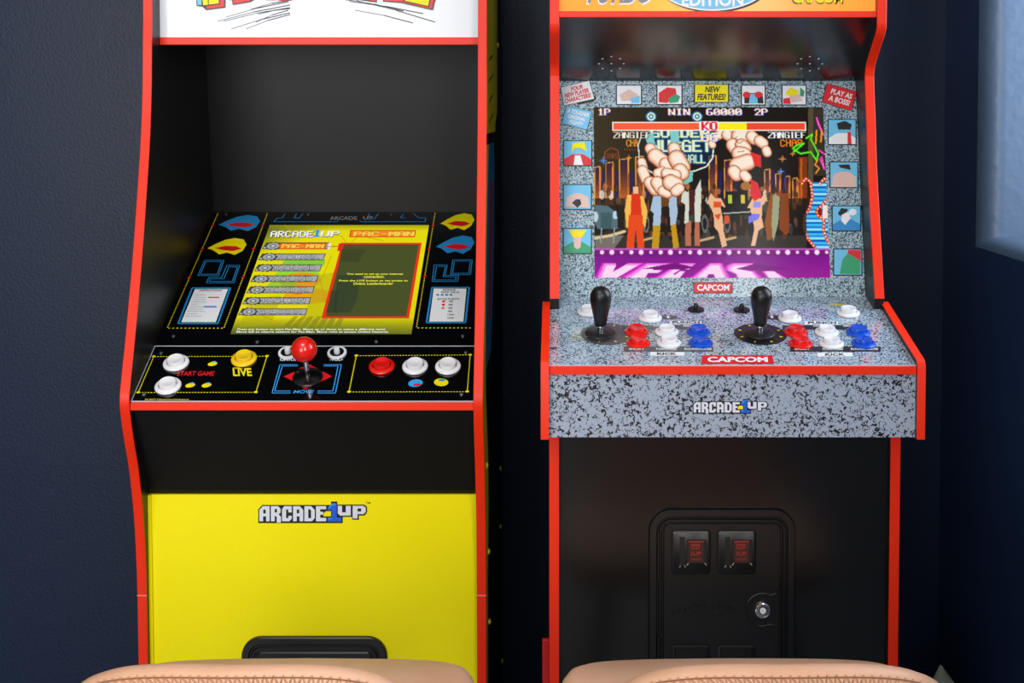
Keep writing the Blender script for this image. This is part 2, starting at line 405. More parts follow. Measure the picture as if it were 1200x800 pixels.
# arcade push button: rim + plunger, one prototype per colour, copied on
_btn = {}
def button(parent, fr, px, py, colour, r=0.0165, label=None):
    m = colour+'_plastic'
    key = (colour, r)
    if key not in _btn:
        q = MB(); k = r/0.0165; I = Matrix.Identity(4)
        q.lathe(I, [(0.0168*k, 0), (0.0172*k, 0.0008), (0.0168*k, 0.0022), (0.0135*k, 0.0040), (0.0122*k, 0.0040), (0.0119*k, 0.002), (0.0119*k, -0.002)], m, 40, cap=False)
        a = q.build('button', None, origin=(0, 0, 0))
        q = MB(); q.lathe(I, [(0.0112*k, -0.002), (0.0112*k, 0.0078), (0.0106*k, 0.0088), (0.0095*k, 0.0089), (0.0085*k, 0.0084), (0.0001, 0.0078)], m, 40, cap=False)
        c = q.build('plunger', None, origin=(0, 0, 0))
        _btn[key] = (a.data, c.data)
        bpy.data.objects.remove(a); bpy.data.objects.remove(c)
    me1, me2 = _btn[key]
    u, v_ = fr.px(px, py)
    o = bpy.data.objects.new('button', me1); COL.objects.link(o); o.parent = parent
    M = fr.mat(u, v_, 0.0004); M.translation = M.translation-WL[parent]; o.matrix_local = M
    p = bpy.data.objects.new('plunger', me2); COL.objects.link(p); p.parent = o
    if label: o['label'] = label
    return o

class Canvas:
    """the picture a display shows, drawn dot by dot"""
    def __init__(s, fr, corners, W, H):
        s.fr = fr; q = fr.pxs(corners); s.u0 = min(a[0] for a in q); s.u1 = max(a[0] for a in q); s.v0 = min(a[1] for a in q); s.v1 = max(a[1] for a in q)
        s.W = W; s.H = H; s.a = np.zeros((H, W, 3)); yy, xx = np.mgrid[0:H, 0:W]; s.xx = xx+0.5; s.yy = yy+0.5
    def c(s, px, py):
        u, v = s.fr.px(px, py); return ((u-s.u0)/(s.u1-s.u0)*s.W, (s.v1-v)/(s.v1-s.v0)*s.H)
    def fill(s, mask, col, al=1.0):
        s.a[mask] = s.a[mask]*(1-al)+np.array(col, float)*al
    def poly(s, pts, col, al=1.0):
        p = [s.c(*q) for q in pts]; m = np.zeros((s.H, s.W), bool)
        for i in range(len(p)):
            (x1, y1), (x2, y2) = p[i], p[(i+1) % len(p)]
            if y1 == y2: continue
            cond = ((s.yy >= min(y1, y2)) & (s.yy < max(y1, y2))); xi = x1+(s.yy-y1)*(x2-x1)/(y2-y1)
            m ^= cond & (s.xx < xi)
        s.fill(m, col, al)
    def rect(s, x0, y0, x1, y1, col, al=1.0): s.poly([(x0, y0), (x1, y0), (x1, y1), (x0, y1)], col, al)
    def ell(s, x, y, rx, ry, col, al=1.0, rot=0):
        cx, cy = s.c(x, y); ax = abs(s.c(x+rx, y)[0]-cx); ay = abs(s.c(x, y+ry)[1]-cy)
        dx = s.xx-cx; dy = s.yy-cy; a, b_ = dx*math.cos(rot)+dy*math.sin(rot), -dx*math.sin(rot)+dy*math.cos(rot)
        s.fill((a/ax)**2+(b_/ay)**2 <= 1, col, al)
    def line(s, pts, w, col, al=1.0):
        for i in range(len(pts)-1):
            (x1, y1), (x2, y2) = s.c(*pts[i]), s.c(*pts[i+1]); dx, dy = x2-x1, y2-y1; L2 = dx*dx+dy*dy+1e-9
            t = np.clip(((s.xx-x1)*dx+(s.yy-y1)*dy)/L2, 0, 1)
            s.fill((s.xx-x1-t*dx)**2+(s.yy-y1-t*dy)**2 <= (w/2)**2, col, al)
    def text(s, body, x0, y0, x1, y1, col, bold=1, lean=0, off=(0, 0)):
        a = s.c(x0, y0); e = s.c(x1, y1); n = len(body); W_ = 6*n-1
        for i, ch in enumerate(body):
            g = FONT.get(ch)
            if not g: continue
            for r_ in range(7):
                for k in range(5):
                    if g[r_] >> (4-k) & 1:
                        fx = (e[0]-a[0])/W_; fy = (e[1]-a[1])/7
                        X0 = a[0]+(6*i+k)*fx+off[0]+lean*(7-r_)*fy; Y0 = a[1]+r_*fy+off[1]
                        xs, xe = int(round(X0)), int(round(X0+fx*bold)); ys, ye = int(round(Y0)), int(round(Y0+fy))
                        s.a[max(ys, 0):max(ye, ys+1), max(xs, 0):max(xe, xs+1)] = col
    def build(s, name, parent, h, m, label=None):
        W, H = s.W, s.H
        us = np.linspace(s.u0, s.u1, W+1); vs_ = np.linspace(s.v1, s.v0, H+1)
        U, V = np.meshgrid(us, vs_); c0 = s.fr.pt((s.u0+s.u1)/2, (s.v0+s.v1)/2, h)
        pts = np.array(s.fr.O)[None]+U.ravel()[:, None]*np.array(s.fr.U)+V.ravel()[:, None]*np.array(s.fr.V)+h*np.array(s.fr.N)-np.array(c0)
        j, i = np.mgrid[0:H, 0:W]; k = j*(W+1)+i
        q = np.stack([k+W+1, k+W+2, k+1, k], -1).reshape(-1)
        me = bpy.data.meshes.new(name); me.vertices.add(len(pts)); me.vertices.foreach_set('co', pts.ravel().astype('f'))
        me.loops.add(len(q)); me.loops.foreach_set('vertex_index', q.astype('i'))
        me.polygons.add(W*H); me.polygons.foreach_set('loop_start', np.arange(0, 4*W*H, 4, dtype='i'))
        me.update(calc_edges=True)
        col = np.clip(s.a, 0, 255)/255; col = np.where(col <= 0.04045, col/12.92, ((col+0.055)/1.055)**2.4)
        rgba = np.concatenate([col, np.ones((H, W, 1))], -1).reshape(-1, 4)
        at = me.color_attributes.new('picture', 'FLOAT_COLOR', 'CORNER'); at.data.foreach_set('color', np.repeat(rgba, 4, 0).ravel().astype('f'))
        me.materials.append(_M[m]); me.validate()
        o = bpy.data.objects.new(name, me); COL.objects.link(o); WL[o] = c0; o.parent = parent; o.location = c0-WL[parent]
        if label: o['label'] = label
        return o
_F = """A 0E11111F111111|B 1E11111E11111E|C 0E11101010110E|D 1E11111111111E|E 1F10101E10101F|F 1F10101E101010|G 0E11101711110F|H 1111111F111111|I 0E04040404040E|J 0702020202120C|K 11121418141211|L 1010101010101F|M 111B1515111111|N 11191915131311|O 0E11111111110E|P 1E11111E101010|Q 0E11111115120D|R 1E11111E141211|S 0F10100E01011E|T 1F040404040404|U 1111111111110E|V 1111111111 0A04|W 11111115151B11|X 11110A040A1111|Y 11110A04040404|Z 1F01020408101F|0 0E11131519110E|1 040C040404040E|2 0E11010204081F|6 0E10101E11110E|. 00000000000C0C|- 0000000E000000|! 04040404040004|' 04040800000000"""
FONT = {}
for e in _F.split('|'):
    k, h_ = e[0], e[2:].replace(' ', '')
    FONT[k] = [int(h_[2*i:2*i+2], 16) for i in range(7)]

def cam_plug(b, x, y, z, r=0.0042):
    fr = Frame((x, y, z), (0, 1, 0), (0, 0, 1))
    b.lathe(fr.mat(0, 0, 0), [(r, -0.0005), (r, 0.001), (r*0.8, 0.0022), (r*0.4, 0.0028), (0.0001, 0.003)], 'yellow_plug', 16, cap=False)
def screw(b, fr, px, py, r=0.0032, m='steel'):
    u, v_ = fr.px(px, py); b.lathe(fr.mat(u, v_, 0.0003), [(r, 0), (r*0.9, 0.0010), (r*0.5, 0.0016), (0.0001, 0.0017)], m, 12, cap=False)

# ================================================================== left cabinet
T = 0.0125
LX0 = -0.5878; LX1 = -0.1018; YBK = 2.27
LC = thing('arcade_cabinet', 'tall red-edged arcade cabinet with a bright yellow lower panel and a red ball joystick', 'arcade machine', ((LX0+LX1)/2, 2.0, 0))
key = [(1.8200, 1.50), (1.8198, 1.3628), (1.8160, 1.30), (1.8110, 1.2300), (1.7994, 1.1581), (1.7760, 1.0638), (1.7601, 1.0058), (1.7425, 0.9492), (1.7240, 0.8937), (1.7043, 0.8394), (1.6990, 0.8200), (1.7015, 0.8000), (1.7155, 0.7580), (1.7320, 0.7160), (1.7477, 0.6517), (1.7556, 0.5890), (1.7585, 0.5320)]
LP = smoothline(key, 5)
LPR = [(1.7585, 0.531), (1.7590, 0.45), (1.7590, 0.40), (1.7590, 0.30), (1.7590, 0.0)]
for x0 in (LX0, LX1-T):
    lab = None
    b = MB(); side_panel(b, x0, x0+T, LP, YBK, 'black_laminate')
    if x0 > -0.3:      # printed outer face, seen edge-on on the right
        fr = Frame((x0+T, 0, 0), (0, 1, 0), (0, 0, 1))
        def band(z0, z1, ya, yb_, m, h):
            pr = [p for p in LP if z0 <= p[1] <= z1]
            b.poly(fr, [(p[0]+ya(p[1]), p[1]) for p in pr]+[(p[0]+yb_(p[1]), p[1]) for p in pr[::-1]], h, m)
        band(1.16, 1.5, lambda z: 0.0, lambda z: 0.30 if z > 1.2 else 0.24, 'yellow_ink', 0.0003)
        band(0.532, 1.17, lambda z: 0.0, lambda z: 0.05+0.03*math.sin(z*11), 'yellow_ink', 0.0003)
        band(0.84, 1.17, lambda z: 0.05+0.03*math.sin(z*11), lambda z: 0.19+0.05*math.sin((z-.84)*9), 'blue_ink', 0.0003)
        band(0.90, 1.10, lambda z: 0.10, lambda z: 0.16, 'red_ink', 0.0005)
        for z in (1.28, 1.25, 1.22, 1.19): b.line(fr, (1.86, z), (1.97, z+0.012), 0.004, 0.0005, 'black_ink')
    b.build('side_panel', LC, 'side panel with a yellow and blue printed outer face' if x0 > -0.3 else None)
    b = MB(); side_panel(b, x0, x0+T, LPR, YBK, 'black_laminate')
    if x0 > -0.3:
        fr = Frame((x0+T, 0, 0), (0, 1, 0), (0, 0, 1)); b.poly(fr, [(1.76, 0.0), (1.80, 0.0), (1.80, 0.531), (1.76, 0.531)], 0.0003, 'yellow_ink')
    b.build('riser_panel', LC)
    b = MB(); trim(b, LP, x0-0.0002, x0+T+0.0002, 0.0018, 'red_trim'); b.build('edge_trim', LC)
    b = MB(); trim(b, LPR, x0-0.0002, x0+T+0.0002, 0.0018, 'red_trim')
    b.box((x0-0.0003, 1.7560, 0.5305), (x0+T+0.0003, 1.7588, 0.5322), 'trim_seam'); b.build('riser_trim', LC)
for px, py in [(583, 53), (570, 545), (586, 549), (586, 617), (572, 646), (573, 728), (588, 774)]:
    u_ = (px-CX)/F; q = P(px, py, 1.0); d = q-Vector((0, 0, ZC)); t = (LX1+0.0003-0)/d.x
    b = MB(); cam_plug(b, LX1+0.0003, d.y*t, ZC+d.z*t); b.build('screw_cap', LC, 'yellow screw cap')
xi0, xi1 = LX0+T, LX1-T
b = MB(); b.box((xi0, YBK-0.012, 0), (xi1, YBK, 1.5), 'black_laminate'); b.box((xi0, 1.853, 1.488), (xi1, YBK-.012, 1.5), 'black_laminate'); b.build('rear_panel', LC)
# back of the screen bay
b = MB(); fr = Frame((xi0, 2.127, 1.036), (1, 0, 0), (0, -0.037, 0.2755))
Wi = xi1-xi0
b.fbox(fr, 0, 0, Wi, 0.285, -0.008, 0, 'black_laminate'); b.build('bay_panel', LC)
# marquee
ML = Frame(((xi0+xi1)/2, 1.8532, 1.312), (1, 0, 0), (0, 0, 1))
b = MB(); b.fbox(ML, -Wi/2, 0, Wi/2, 0.165, -0.006, 0, 'marquee_white')
# lettering, running up out of the picture
def mletter(ch, x0, x1, yb_, sh=0.0):
    base = ML.px(x0, yb_); e2 = ML.px(x1, yb_); top = base[1]+0.10
    for k, (mm, g) in enumerate((('black_ink', 0.0075), ('red_ink', 0.0060), ('black_ink', 0.0030), ('yellow_ink', 0.0016))):
        b.text(ML, ch, [(base[0]-g+(0.003 if k < 2 else 0), base[1]-g-(0.004 if k < 2 else 0)), (e2[0]+g+(0.003 if k < 2 else 0), e2[1]-g-(0.004 if k < 2 else 0)), (base[0]-g, top+g)], 0.0004+0.0003*k, mm, bold=0.03)
for ch, x0, x1, yb_ in (('P', 234, 262, -8), ('A', 272, 315, -9), ('C', 322, 360, -10), ('M', 384, 412, -10), ('A', 413, 450, -9), ('N', 458, 502, -8)): mletter(ch, x0, x1, yb_)
for q, m_, h_ in (([(229.5, -12), (264.5, -12), (264.5, 9), (242, 12), (238, 8), (231, 7)], 'black_ink', 4), ([(231, -12), (236, -12), (237, 6), (232, 6)], 'cyan_ink', 5), ([(241, -12), (263.3, -12), (263.3, 7.8), (242.6, 10.8)], 'red_ink', 5), ([(235.5, -12), (258, -12), (258, 5.2), (238, 7.6)], 'black_ink', 6), ([(236.5, -12), (257, -12), (257, 4.2), (239, 6.4)], 'yellow_ink', 7), ([(244, -12), (245, -12), (245.5, 5.4), (244.5, 5.5)], 'black_ink', 8),
                  ([(271, -12), (312, -12), (300, -1), (294, 2.5), (273, 6)], 'black_ink', 4), ([(272, -12), (310, -12), (298, -1.6), (293, 1.4), (274, 4.8)], 'red_ink', 5), ([(310, -4), (360, -8), (360, -2), (330, 1.5)], 'red_ink', 4),
                  ([(396, -12), (442, -12), (442, 3), (420, 0)], 'black_ink', 4), ([(397, -12), (441, -12), (441, 1.8), (420, -1.2)], 'red_ink', 5),
                  ([(448, -12), (513, -12), (507.5, 12), (470, 3.5), (449, 2)], 'black_ink', 4), ([(449, -12), (511.5, -12), (506.5, 10.8), (471, 2.5), (450, 1)], 'red_ink', 5), ([(470, -12), (507, -12), (503, 8.4), (473, 1.8)], 'black_ink', 6), ([(472, -12), (505.5, -12), (502, 7.2), (475, 1.2)], 'yellow_ink', 7), ([(486, -12), (487, -12), (487.5, -3), (496, -1.5), (496, -.5), (486, -2.4)], 'black_ink', 8)):
    b.ppoly(ML, q, h_*0.0004+0.0006, m_)
for a, c in [((265, 20), (338, 2)), ((255, 25), (340, 6)), ((262, 25), (340, 9)), ((271, 34), (340, 15)), ((288, 34), (340, 17)), ((300, 26), (338, 12)), ((294, 11), (342, 0)), ((303, 17), (340, 10)),
             ((410, 2), (496, 16)), ((418, 1), (510, 26)), ((416, 12), (484, 27)), ((405, 0), (473, 13))]:
    A = ML.px(*a); B = ML.px(*c); mid = ((A[0]+B[0])/2, (A[1]+B[1])/2+0.0018)
    b.line(ML, A, mid, 0.0009, 0.0004, 'black_ink'); b.line(ML, mid, B, 0.0014, 0.0004, 'black_ink')
b.build('marquee', LC, 'backlit white marquee')
b = MB(); b.box((xi0, 1.8500, 1.3012), (xi1, 1.862, 1.3122), 'red_trim'); b.build('marquee_strip', LC, 'red strip under the marquee', bevel=0.0008)
UL = Frame((xi0, 1.862, 1.3035), (1, 0, 0), (0, -0.22, -0.012))
UL = Frame((xi0, 2.09, 1.3165), (1, 0, 0), (0, -0.228, -0.013))
b = MB(); b.fbox(UL, 0, 0, Wi, 0.2284, -0.006, 0, 'black_laminate')
for cx_ in (0.095, Wi-0.095):
    for k in range(20):
        a = k/12*2*math.pi if k < 12 else (k-12)/8*2*math.pi; r_ = 0.03 if k < 12 else 0.016
        b.ell(UL, (cx_+r_*1.4*math.cos(a), 0.17+r_*math.sin(a)), 0.0018, 0.0018, 0.0004, 'steel' if k % 3 == 0 else 'deep_black', 8)
b.build('speaker_panel', LC)

# monitor panel + control panel share one slope
cf = Vector((0, 1.7045, 0.8162)); cb = Vector((0, 1.8087, 0.8724))
mb_ = Vector((0, 2.1269, 1.0396))
CP = Frame((xi0, cf.y, cf.z), (1, 0, 0), cb-cf); cl = (cb-cf).length
MP = Frame((xi0, cb.y, cb.z), (1, 0, 0), mb_-cb); ml = (mb_-cb).length
b = MB(); b.fbox(MP, 0, 0.0, Wi, ml, -0.008, 0, 'black_gloss')
G = 0.0004
# dotted borders
for a, c, n in [((255.6, 249.8), (196, 384.4), 62), ((313.6, 249.8), (262.4, 384.4), 62), ((510, 249), (488, 384), 62)]:
    b.dots(MP, MP.px(*a), MP.px(*c), n, 0.0016, 0.0027, G, 'yellow_ink')
b.dots(MP, MP.px(196, 384.6), MP.px(262.4, 384.6), 14, 0.0018, 0.0026, G, 'yellow_ink')
b.dots(MP, MP.px(488, 384.3), MP.px(553, 384.3), 14, 0.0018, 0.0026, G, 'yellow_ink')
for q in [(249, 265), (237, 292), (222, 325), (308, 264), (297, 292), (285, 325), (507.5, 265), (503, 292), (498, 324)]:
    u_, v_ = MP.px(*q); b.poly(MP, [(u_-.002, v_-.003), (u_+.002, v_-.003), (u_+.002, v_+.003), (u_-.002, v_+.003)], G*2, 'red_ink')
def swoosh(x0, x1, y0, y1, m, m2):
    cx_, cy_ = (x0+x1)/2, (y0+y1)/2; hx, hy = (x1-x0)/2, (y1-y0)/2
    sh = [(-1, .1), (-.6, -.35), (-.1, -.8), (.4, -1), (.85, -.85), (1, -.3), (.8, .35), (.4, .8), (0, .55), (-.4, .75), (-.7, .3)]
    b.ppoly(MP, [(cx_+hx*a, cy_+hy*c) for a, c in sh], G, m)
    sh = [(-.6, .1), (-.1, -.15), (.45, -.1), (.75, .15), (.3, .4), (-.2, .3)]
    b.ppoly(MP, [(cx_+hx*a, cy_+hy*c) for a, c in sh], G*2, m2)
swoosh(256, 305, 252, 273, 'blue_ink', 'red_ink'); swoosh(243, 289, 279, 301, 'yellow_ink', 'red_ink')
swoosh(516, 556, 250, 272, 'yellow_ink', 'red_ink'); swoosh(511, 556, 276, 300, 'blue_ink', 'red_ink')
def Z2(pts): return [(140+x/5, 240+y/5) for x, y in pts]
def Z3(pts): return [(340+x/4.615, 240+y/4.615) for x, y in pts]
def dbl(pts, w=0.0012, g=0.0028):
    q = MP.pxs(pts); b.ring(MP, q, w, G, 'blue_ink')
    c = (sum(p[0] for p in q)/len(q), sum(p[1] for p in q)/len(q))
    def inset(p, k): return (c[0]+(p[0]-c[0])*k, c[1]+(p[1]-c[1])*k)
    b.ring(MP, [inset(p, 0.82) for p in q], w, G, 'blue_ink')
dbl(Z2([(500, 325), (613, 325), (580, 415), (460, 415)]))
for pts in (Z2([(630, 355), (705, 355), (670, 458), (510, 458), (525, 425), (600, 425)]), Z2([(642, 364), (692, 364), (662, 449), (527, 449), (533, 434), (612, 434)]),
            Z3([(780, 325), (850, 325), (838, 382), (912, 382), (905, 415), (768, 415)]), Z3([(792, 333), (840, 333), (828, 390), (898, 390), (894, 407), (780, 407)])):
    b.ring(MP, MP.pxs(pts), 0.0012, G, 'blue_ink')
dbl(Z3([(880, 298), (985, 298), (975, 378), (868, 378)]))
b.ring(MP, MP.pxs(Z2([(427, 487), (650, 487), (576, 696), (344, 696)])), 0.0028, G, 'blue_ink')
b.ppoly(MP, Z2([(442, 494), (636, 494), (564, 688), (362, 688)]), G, 'white_ink')
b.ring(MP, MP.pxs(Z3([(768, 447), (968, 447), (948, 638), (738, 638)])), 0.0028, G, 'blue_ink')
b.ppoly(MP, Z3([(777, 453), (954, 453), (937, 632), (752, 632)]), G, 'white_ink')
# the instruction card and the point card
b.ptext(MP, 'INSTRUCTIONS', 234, 339.8, 260, 341.6, 2*G, 'black_ink', bold=0.02)
for k, (dx, ln, m_) in enumerate([(0, 12, 0), (0, 13, 1), (2, 14, 0), (-1, 17, 0), (-2, 8, 0), (-3, 19, 2), (-4, 17, 0), (-5, 21, 0), (-6, 13, 0), (-7, 20, 0)]):
    y = 346+k*2.75; x = 229-k*1.1+dx*0.3
    p0 = MP.px(x, y); p1 = MP.px(x+ln, y); b.dots(MP, p0, p1, max(3, int(ln/2.2)), 0.0010, 0.0016, 2*G, 'black_ink')
    if m_ == 1: b.line(MP, MP.px(244, y), MP.px(257, y), 0.0028, 2*G, 'red_ink')
    if m_ == 2: b.line(MP, MP.px(239, y), MP.px(254, y), 0.0030, 2*G, 'deep_blue_ink')
b.ptext(MP, 'BONUS', 519, 339, 534, 341, 2*G, 'black_ink', bold=0.02); b.ptext(MP, 'POINT VALUE', 517, 341.8, 538, 343.6, 2*G, 'black_ink', bold=0.02)
for k in range(4): b.ell(MP, MP.px(513+k*5.2, 345.8), 0.0024, 0.0024, 2*G, 'blue_ink', 14)
b.ptext(MP, 'EXTRA POINTS', 513, 349.8, 538, 351.6, 2*G, 'black_ink', bold=0.02)
for k, s_ in enumerate(('100', '300', '500', '700', '1,000', '2,000')):
    y = 353.5+k*3.9
    if k < 3: b.ell(MP, MP.px(520-k*.4, y), 0.0026, 0.0026, 2*G, ('red_ink', 'red_ink', 'orange_ink')[k], 12)
    b.ptext(MP, s_, 526-k*.4, y-1, 526-k*.4+1.3*len(s_)+1, y+1, 2*G, 'black_ink', bold=0.02)
# top rail: pale lettering between blue maze lines
b.ptext(MP, 'ARCADE', 386.5, 253.6, 418.5, 257.8, G, 'grey_ink', bold=0.03); b.ptext(MP, 'UP', 425.5, 253.4, 437, 257.5, G, 'grey_ink', bold=0.03)
def Z7(pts): return [(270+x/5.217, 250+y/5.217) for x, y in pts]
for pts in ([(265, 52), (285, 30), (315, 30), (335, 2)], [(265, 52), (652, 52), (665, 38)], [(405, 2), (390, 30), (420, 30), (445, 2)], [(790, 45), (800, 52), (1190, 52)], [(845, 2), (850, 36), (880, 36), (905, 2)],
            [(1060, 2), (1040, 28), (1070, 28)], [(1120, 2), (1150, 28), (1195, 28), (1190, 52)]):
    q = MP.pxs(Z7(pts))
    for i in range(len(q)-1): b.line(MP, q[i], q[i+1], 0.0014, G, 'blue_ink')
for q in [(265, 250.5), (361, 250.8), (459, 250.6), (203, 393.6), (301.5, 400.5), (441, 400), (542.5, 393.6)]: screw(b, MP, *q)
b.build('monitor_panel', LC)
SCR = Frame(MP.pt(0, 0, 0.0005), MP.U, MP.V)
c = Canvas(SCR, [(270, 391.5), (484.5, 391.5), (315, 264)], 440, 310)
# canvas is a true rectangle on the sloping panel
u0, v0 = SCR.px(270, 391.3); u1, v1 = SCR.px(482, 391.3); _, v2 = SCR.px(315, 263.6)
c.u0, c.u1, c.v0, c.v1 = u0, u1, v0, v2
X = c.xx/c.W; Y_ = c.yy/c.H
c.a[:] = (232, 222, 6)
for (col, mask) in (((80, 92, 40), np.clip(1-(X*2.2+Y_*3.2), 0, 1)), ((64, 78, 44), np.clip((Y_-0.86)/0.14, 0, 1)*0.9), ((150, 150, 20), np.clip((0.06-Y_)/0.06, 0, 1)*.8), ((190, 180, 0), np.clip((X-.55)*1.2, 0, 1)*np.clip((Y_-.5), 0, 1))):
    c.a = c.a*(1-mask[..., None])+np.array(col, float)*mask[..., None]
c.ell(356, 308, 25, 10, (120, 205, 60), .85); c.ell(348, 322, 26, 9, (130, 215, 60), .75); c.ell(352, 329, 24, 10, (235, 150, 20), .9); c.ell(362, 347, 30, 9, (240, 155, 20), .8)
c.ell(330, 336, 18, 8, (110, 200, 60), .6); c.ell(350, 340, 9, 5, (225, 80, 40), .5)
for q in ([(372, 322), (398, 318), (390, 380), (352, 384)], [(292, 350), (330, 346), (318, 380), (280, 384)]): c.poly(q, (170, 168, 20), .45)
for q in ([(330, 262), (352, 276), (400, 276), (408, 288), (420, 276), (450, 282)], [(300, 366), (330, 380), (360, 372), (380, 384)], [(388, 300), (376, 330), (382, 356)]): c.line(q, 2.5, (196, 150, 20), .6)
for k in range(7): c.poly([(330+k*10, 384), (338+k*10, 384), (350+k*9, 370), (345+k*9, 370)], (120, 125, 30), .5)
# heading
c.text('ARCADE', 319, 270.5, 366, 277.5, (20, 22, 25), 1.6, -.15, (2, 2)); c.text('ARCADE', 319, 270.5, 366, 277.5, (245, 245, 248), 1.5, -.15)
c.text('1', 367, 269, 375, 277.5, (40, 150, 225), 1.7); c.text('UP', 377, 270.5, 396, 277.3, (20, 22, 25), 1.6, -.1, (2, 2)); c.text('UP', 377, 270.5, 396, 277.3, (245, 245, 248), 1.5)
c.poly([(410.5, 269.5), (487.6, 269.5), (486, 278), (409, 278)], (225, 80, 15)); c.poly([(412, 270.7), (486.2, 270.7), (485, 276.8), (411, 276.8)], (245, 130, 40)); c.text('PAC-MAN', 415, 271.2, 484, 276.4, (250, 215, 80), 1.6)
# menu
cap = [('PAC-MAN', None), ('SUPER', 0), ('PAC-LAND', 0), ('PAC-MANIA', 0), ('PAC & PAL', 0), ('PAC-MAN PLUS', 0), ('GALAXIAN', 0)]
names = ['PAC-MAN', 'PAC-MANIA', 'PAC-LAND', 'PAC-LAND', 'PAC AND PAL', 'PAC-MAN', 'GALAXIAN']
for k in range(7):
    y = 287.5+k*12.85; x = 309-k*4.65; wd = 77+k*.4
    ed = (110, 112, 112)
    c.poly([(x, y+1), (x+3, y-3.5), (x+wd, y-3.5), (x+wd-2.5, y+4.5), (x-2, y+4.5)], (60, 62, 62)); c.poly([(x+1, y+1), (x+3.6, y-2.6), (x+wd-1.2, y-2.6), (x+wd-3.2, y+3.6), (x-.7, y+3.6)], (172, 174, 176))
    gx, gy = x+11, y+.6
    for t in range(10):
        a = t*math.pi/5; c.ell(gx+8*math.cos(a), gy+3.6*math.sin(a), 1.9, 1.3, (60, 62, 62))
    c.ell(gx, gy, 8, 4.1, (60, 62, 62)); c.ell(gx, gy, 7.3, 3.6, (165, 168, 170)); c.ell(gx, gy, 3.6, 1.9, (70, 72, 72)); c.ell(gx, gy, 2.4, 1.2, (205, 206, 206))
    if k == 0:
        c.poly([(328, 288-3.4), (383, 288-3.4), (381.5, 292), (326.5, 292)], (205, 60, 15)); c.poly([(329, 285.4), (382, 285.4), (380.6, 291.2), (327.7, 291.2)], (240, 120, 40)); c.text(names[0], 331, 286, 378, 290.6, (250, 220, 90), 1.6)
        c.poly([(385, 284.8), (388, 284.8), (386.5, 292), (383.5, 292)], (235, 238, 240))
    else:
        pass
# message box
c.poly([(400.5, 284.3), (494, 284.3), (479.5, 373), (376.5, 373)], (235, 50, 20)); c.poly([(397, 285.2), (402, 284.3), (400, 294), (395, 294)], (235, 30, 30)); c.line([(384, 289), (398, 288.5)], 2.2, (200, 60, 20))
BX = [(402.6, 286.2), (490.6, 286.2), (476.5, 370.6), (381.5, 370.6)]
c.poly(BX, (72, 82, 38)); c.poly([(400, 292), (430, 292), (424, 300), (420, 308), (398, 306)], (54, 62, 34), .5); c.poly([(396, 322), (424, 322), (418, 352), (410, 366), (390, 366)], (44, 60, 44), .6)
c.poly([(388, 340), (398, 340), (394, 366), (382, 366)], (40, 56, 44), .5)
YL = (245, 240, 60)
def T2(s_, xc, y, w, hgt): c.text(s_, xc-w/2, y-hgt/2, xc+w/2, y+hgt/2, YL, 1.35)
scr = c.build('screen', LC, 0.0, 'screen_picture', 'lit screen showing a yellow game menu')
mat('lit_yellow_text', (20, 20, 5), 0.5, emit=(248, 244, 70), estr=0.95, spec=0.05); mat('lit_white_text', (20, 20, 20), 0.5, emit=(246, 247, 247), estr=0.95, spec=0.05); mat('lit_grey_text', (20, 20, 20), 0.5, emit=(188, 190, 192), estr=0.95, spec=0.05); mat('lit_dark_text', (4, 4, 4), 0.6, emit=(58, 60, 62), estr=0.95, spec=0.05)
for s_, x0, x1, y, m_ in (('You need to set up your internet', 406.5, 472.5, 321.4, 'lit_yellow_text'), ('connection.', 426.5, 450.5, 324.4, 'lit_yellow_text'), ('Press the LIVE button to get access to', 397, 478, 329.2, 'lit_yellow_text'), ('Online Leaderboards!', 414, 460.5, 332.4, 'lit_yellow_text'),
                          ('Press any button to start Pac-Man. Move up or down to select a different game.', 278, 452.5, 386.2, 'lit_white_text'), ('Move left to change settings for Pac-Man. Move right to access Online Features.', 277, 456, 389.2, 'lit_white_text')):
    b = MB(); b.ptext(SCR, s_, x0, y-1.35, x1, y+1.35, 0.0004, m_, bold=0.022, shear=0.15); b.build('text_line', scr)
for k, nm in enumerate(names):
    if k == 0: continue
    y = 287.5+k*12.85; x = 309-k*4.65; wd = 77+k*.4
    b = MB(); b.ptext(SCR, nm, x+21.5, y-2.6, x+wd-7, y+3.6, 0.0003, 'lit_dark_text', bold=0.07); b.ptext(SCR, nm, x+22, y-2.0, x+wd-7.5, y+3.0, 0.0005, 'lit_grey_text', bold=0.02); b.build('menu_name', scr)

# control panel
b = MB(); b.fbox(CP, 0, 0.0, Wi, cl+0.002, -0.010, -0.0035, 'black_laminate'); b.fbox(CP, 0.0005, 0.0008, Wi-0.0005, cl-0.0015, -0.0035, 0, 'black_gloss')
b.fbox(CP, 0.0005, -0.0006, Wi-0.0005, 0.0008, -0.0035, 0.0002, 'clear_edge'); b.fbox(CP, 0.0005, cl-0.0015, Wi-0.0005, cl, -0.0035, 0.0002, 'clear_edge'); b.fbox(CP, 0.0002, 0, 0.0011, cl, -0.003, 0.0001, 'clear_edge')
def dotrect(q, n1, n2):
    q = CP.pxs(q)
    for i in range(4):
        b.dots(CP, q[i], q[(i+1) % 4], (n1, n2, n1, n2)[i], 0.0014, 0.0022, G, 'yellow_ink'); b.ell(CP, q[i], 0.0026, 0.0022, 2*G, 'yellow_ink', 14)
dotrect([(180.3, 417.9), (312.9, 417.5), (299.9, 459.7), (162, 460)], 40, 26); dotrect([(417.6, 416.9), (551, 416), (547.6, 459), (409, 459.3)], 40, 26)
b.ptext(CP, 'START GAME', 207.5, 435, 252, 440.4, G, 'red_ink', bold=0.02, shear=0.3)
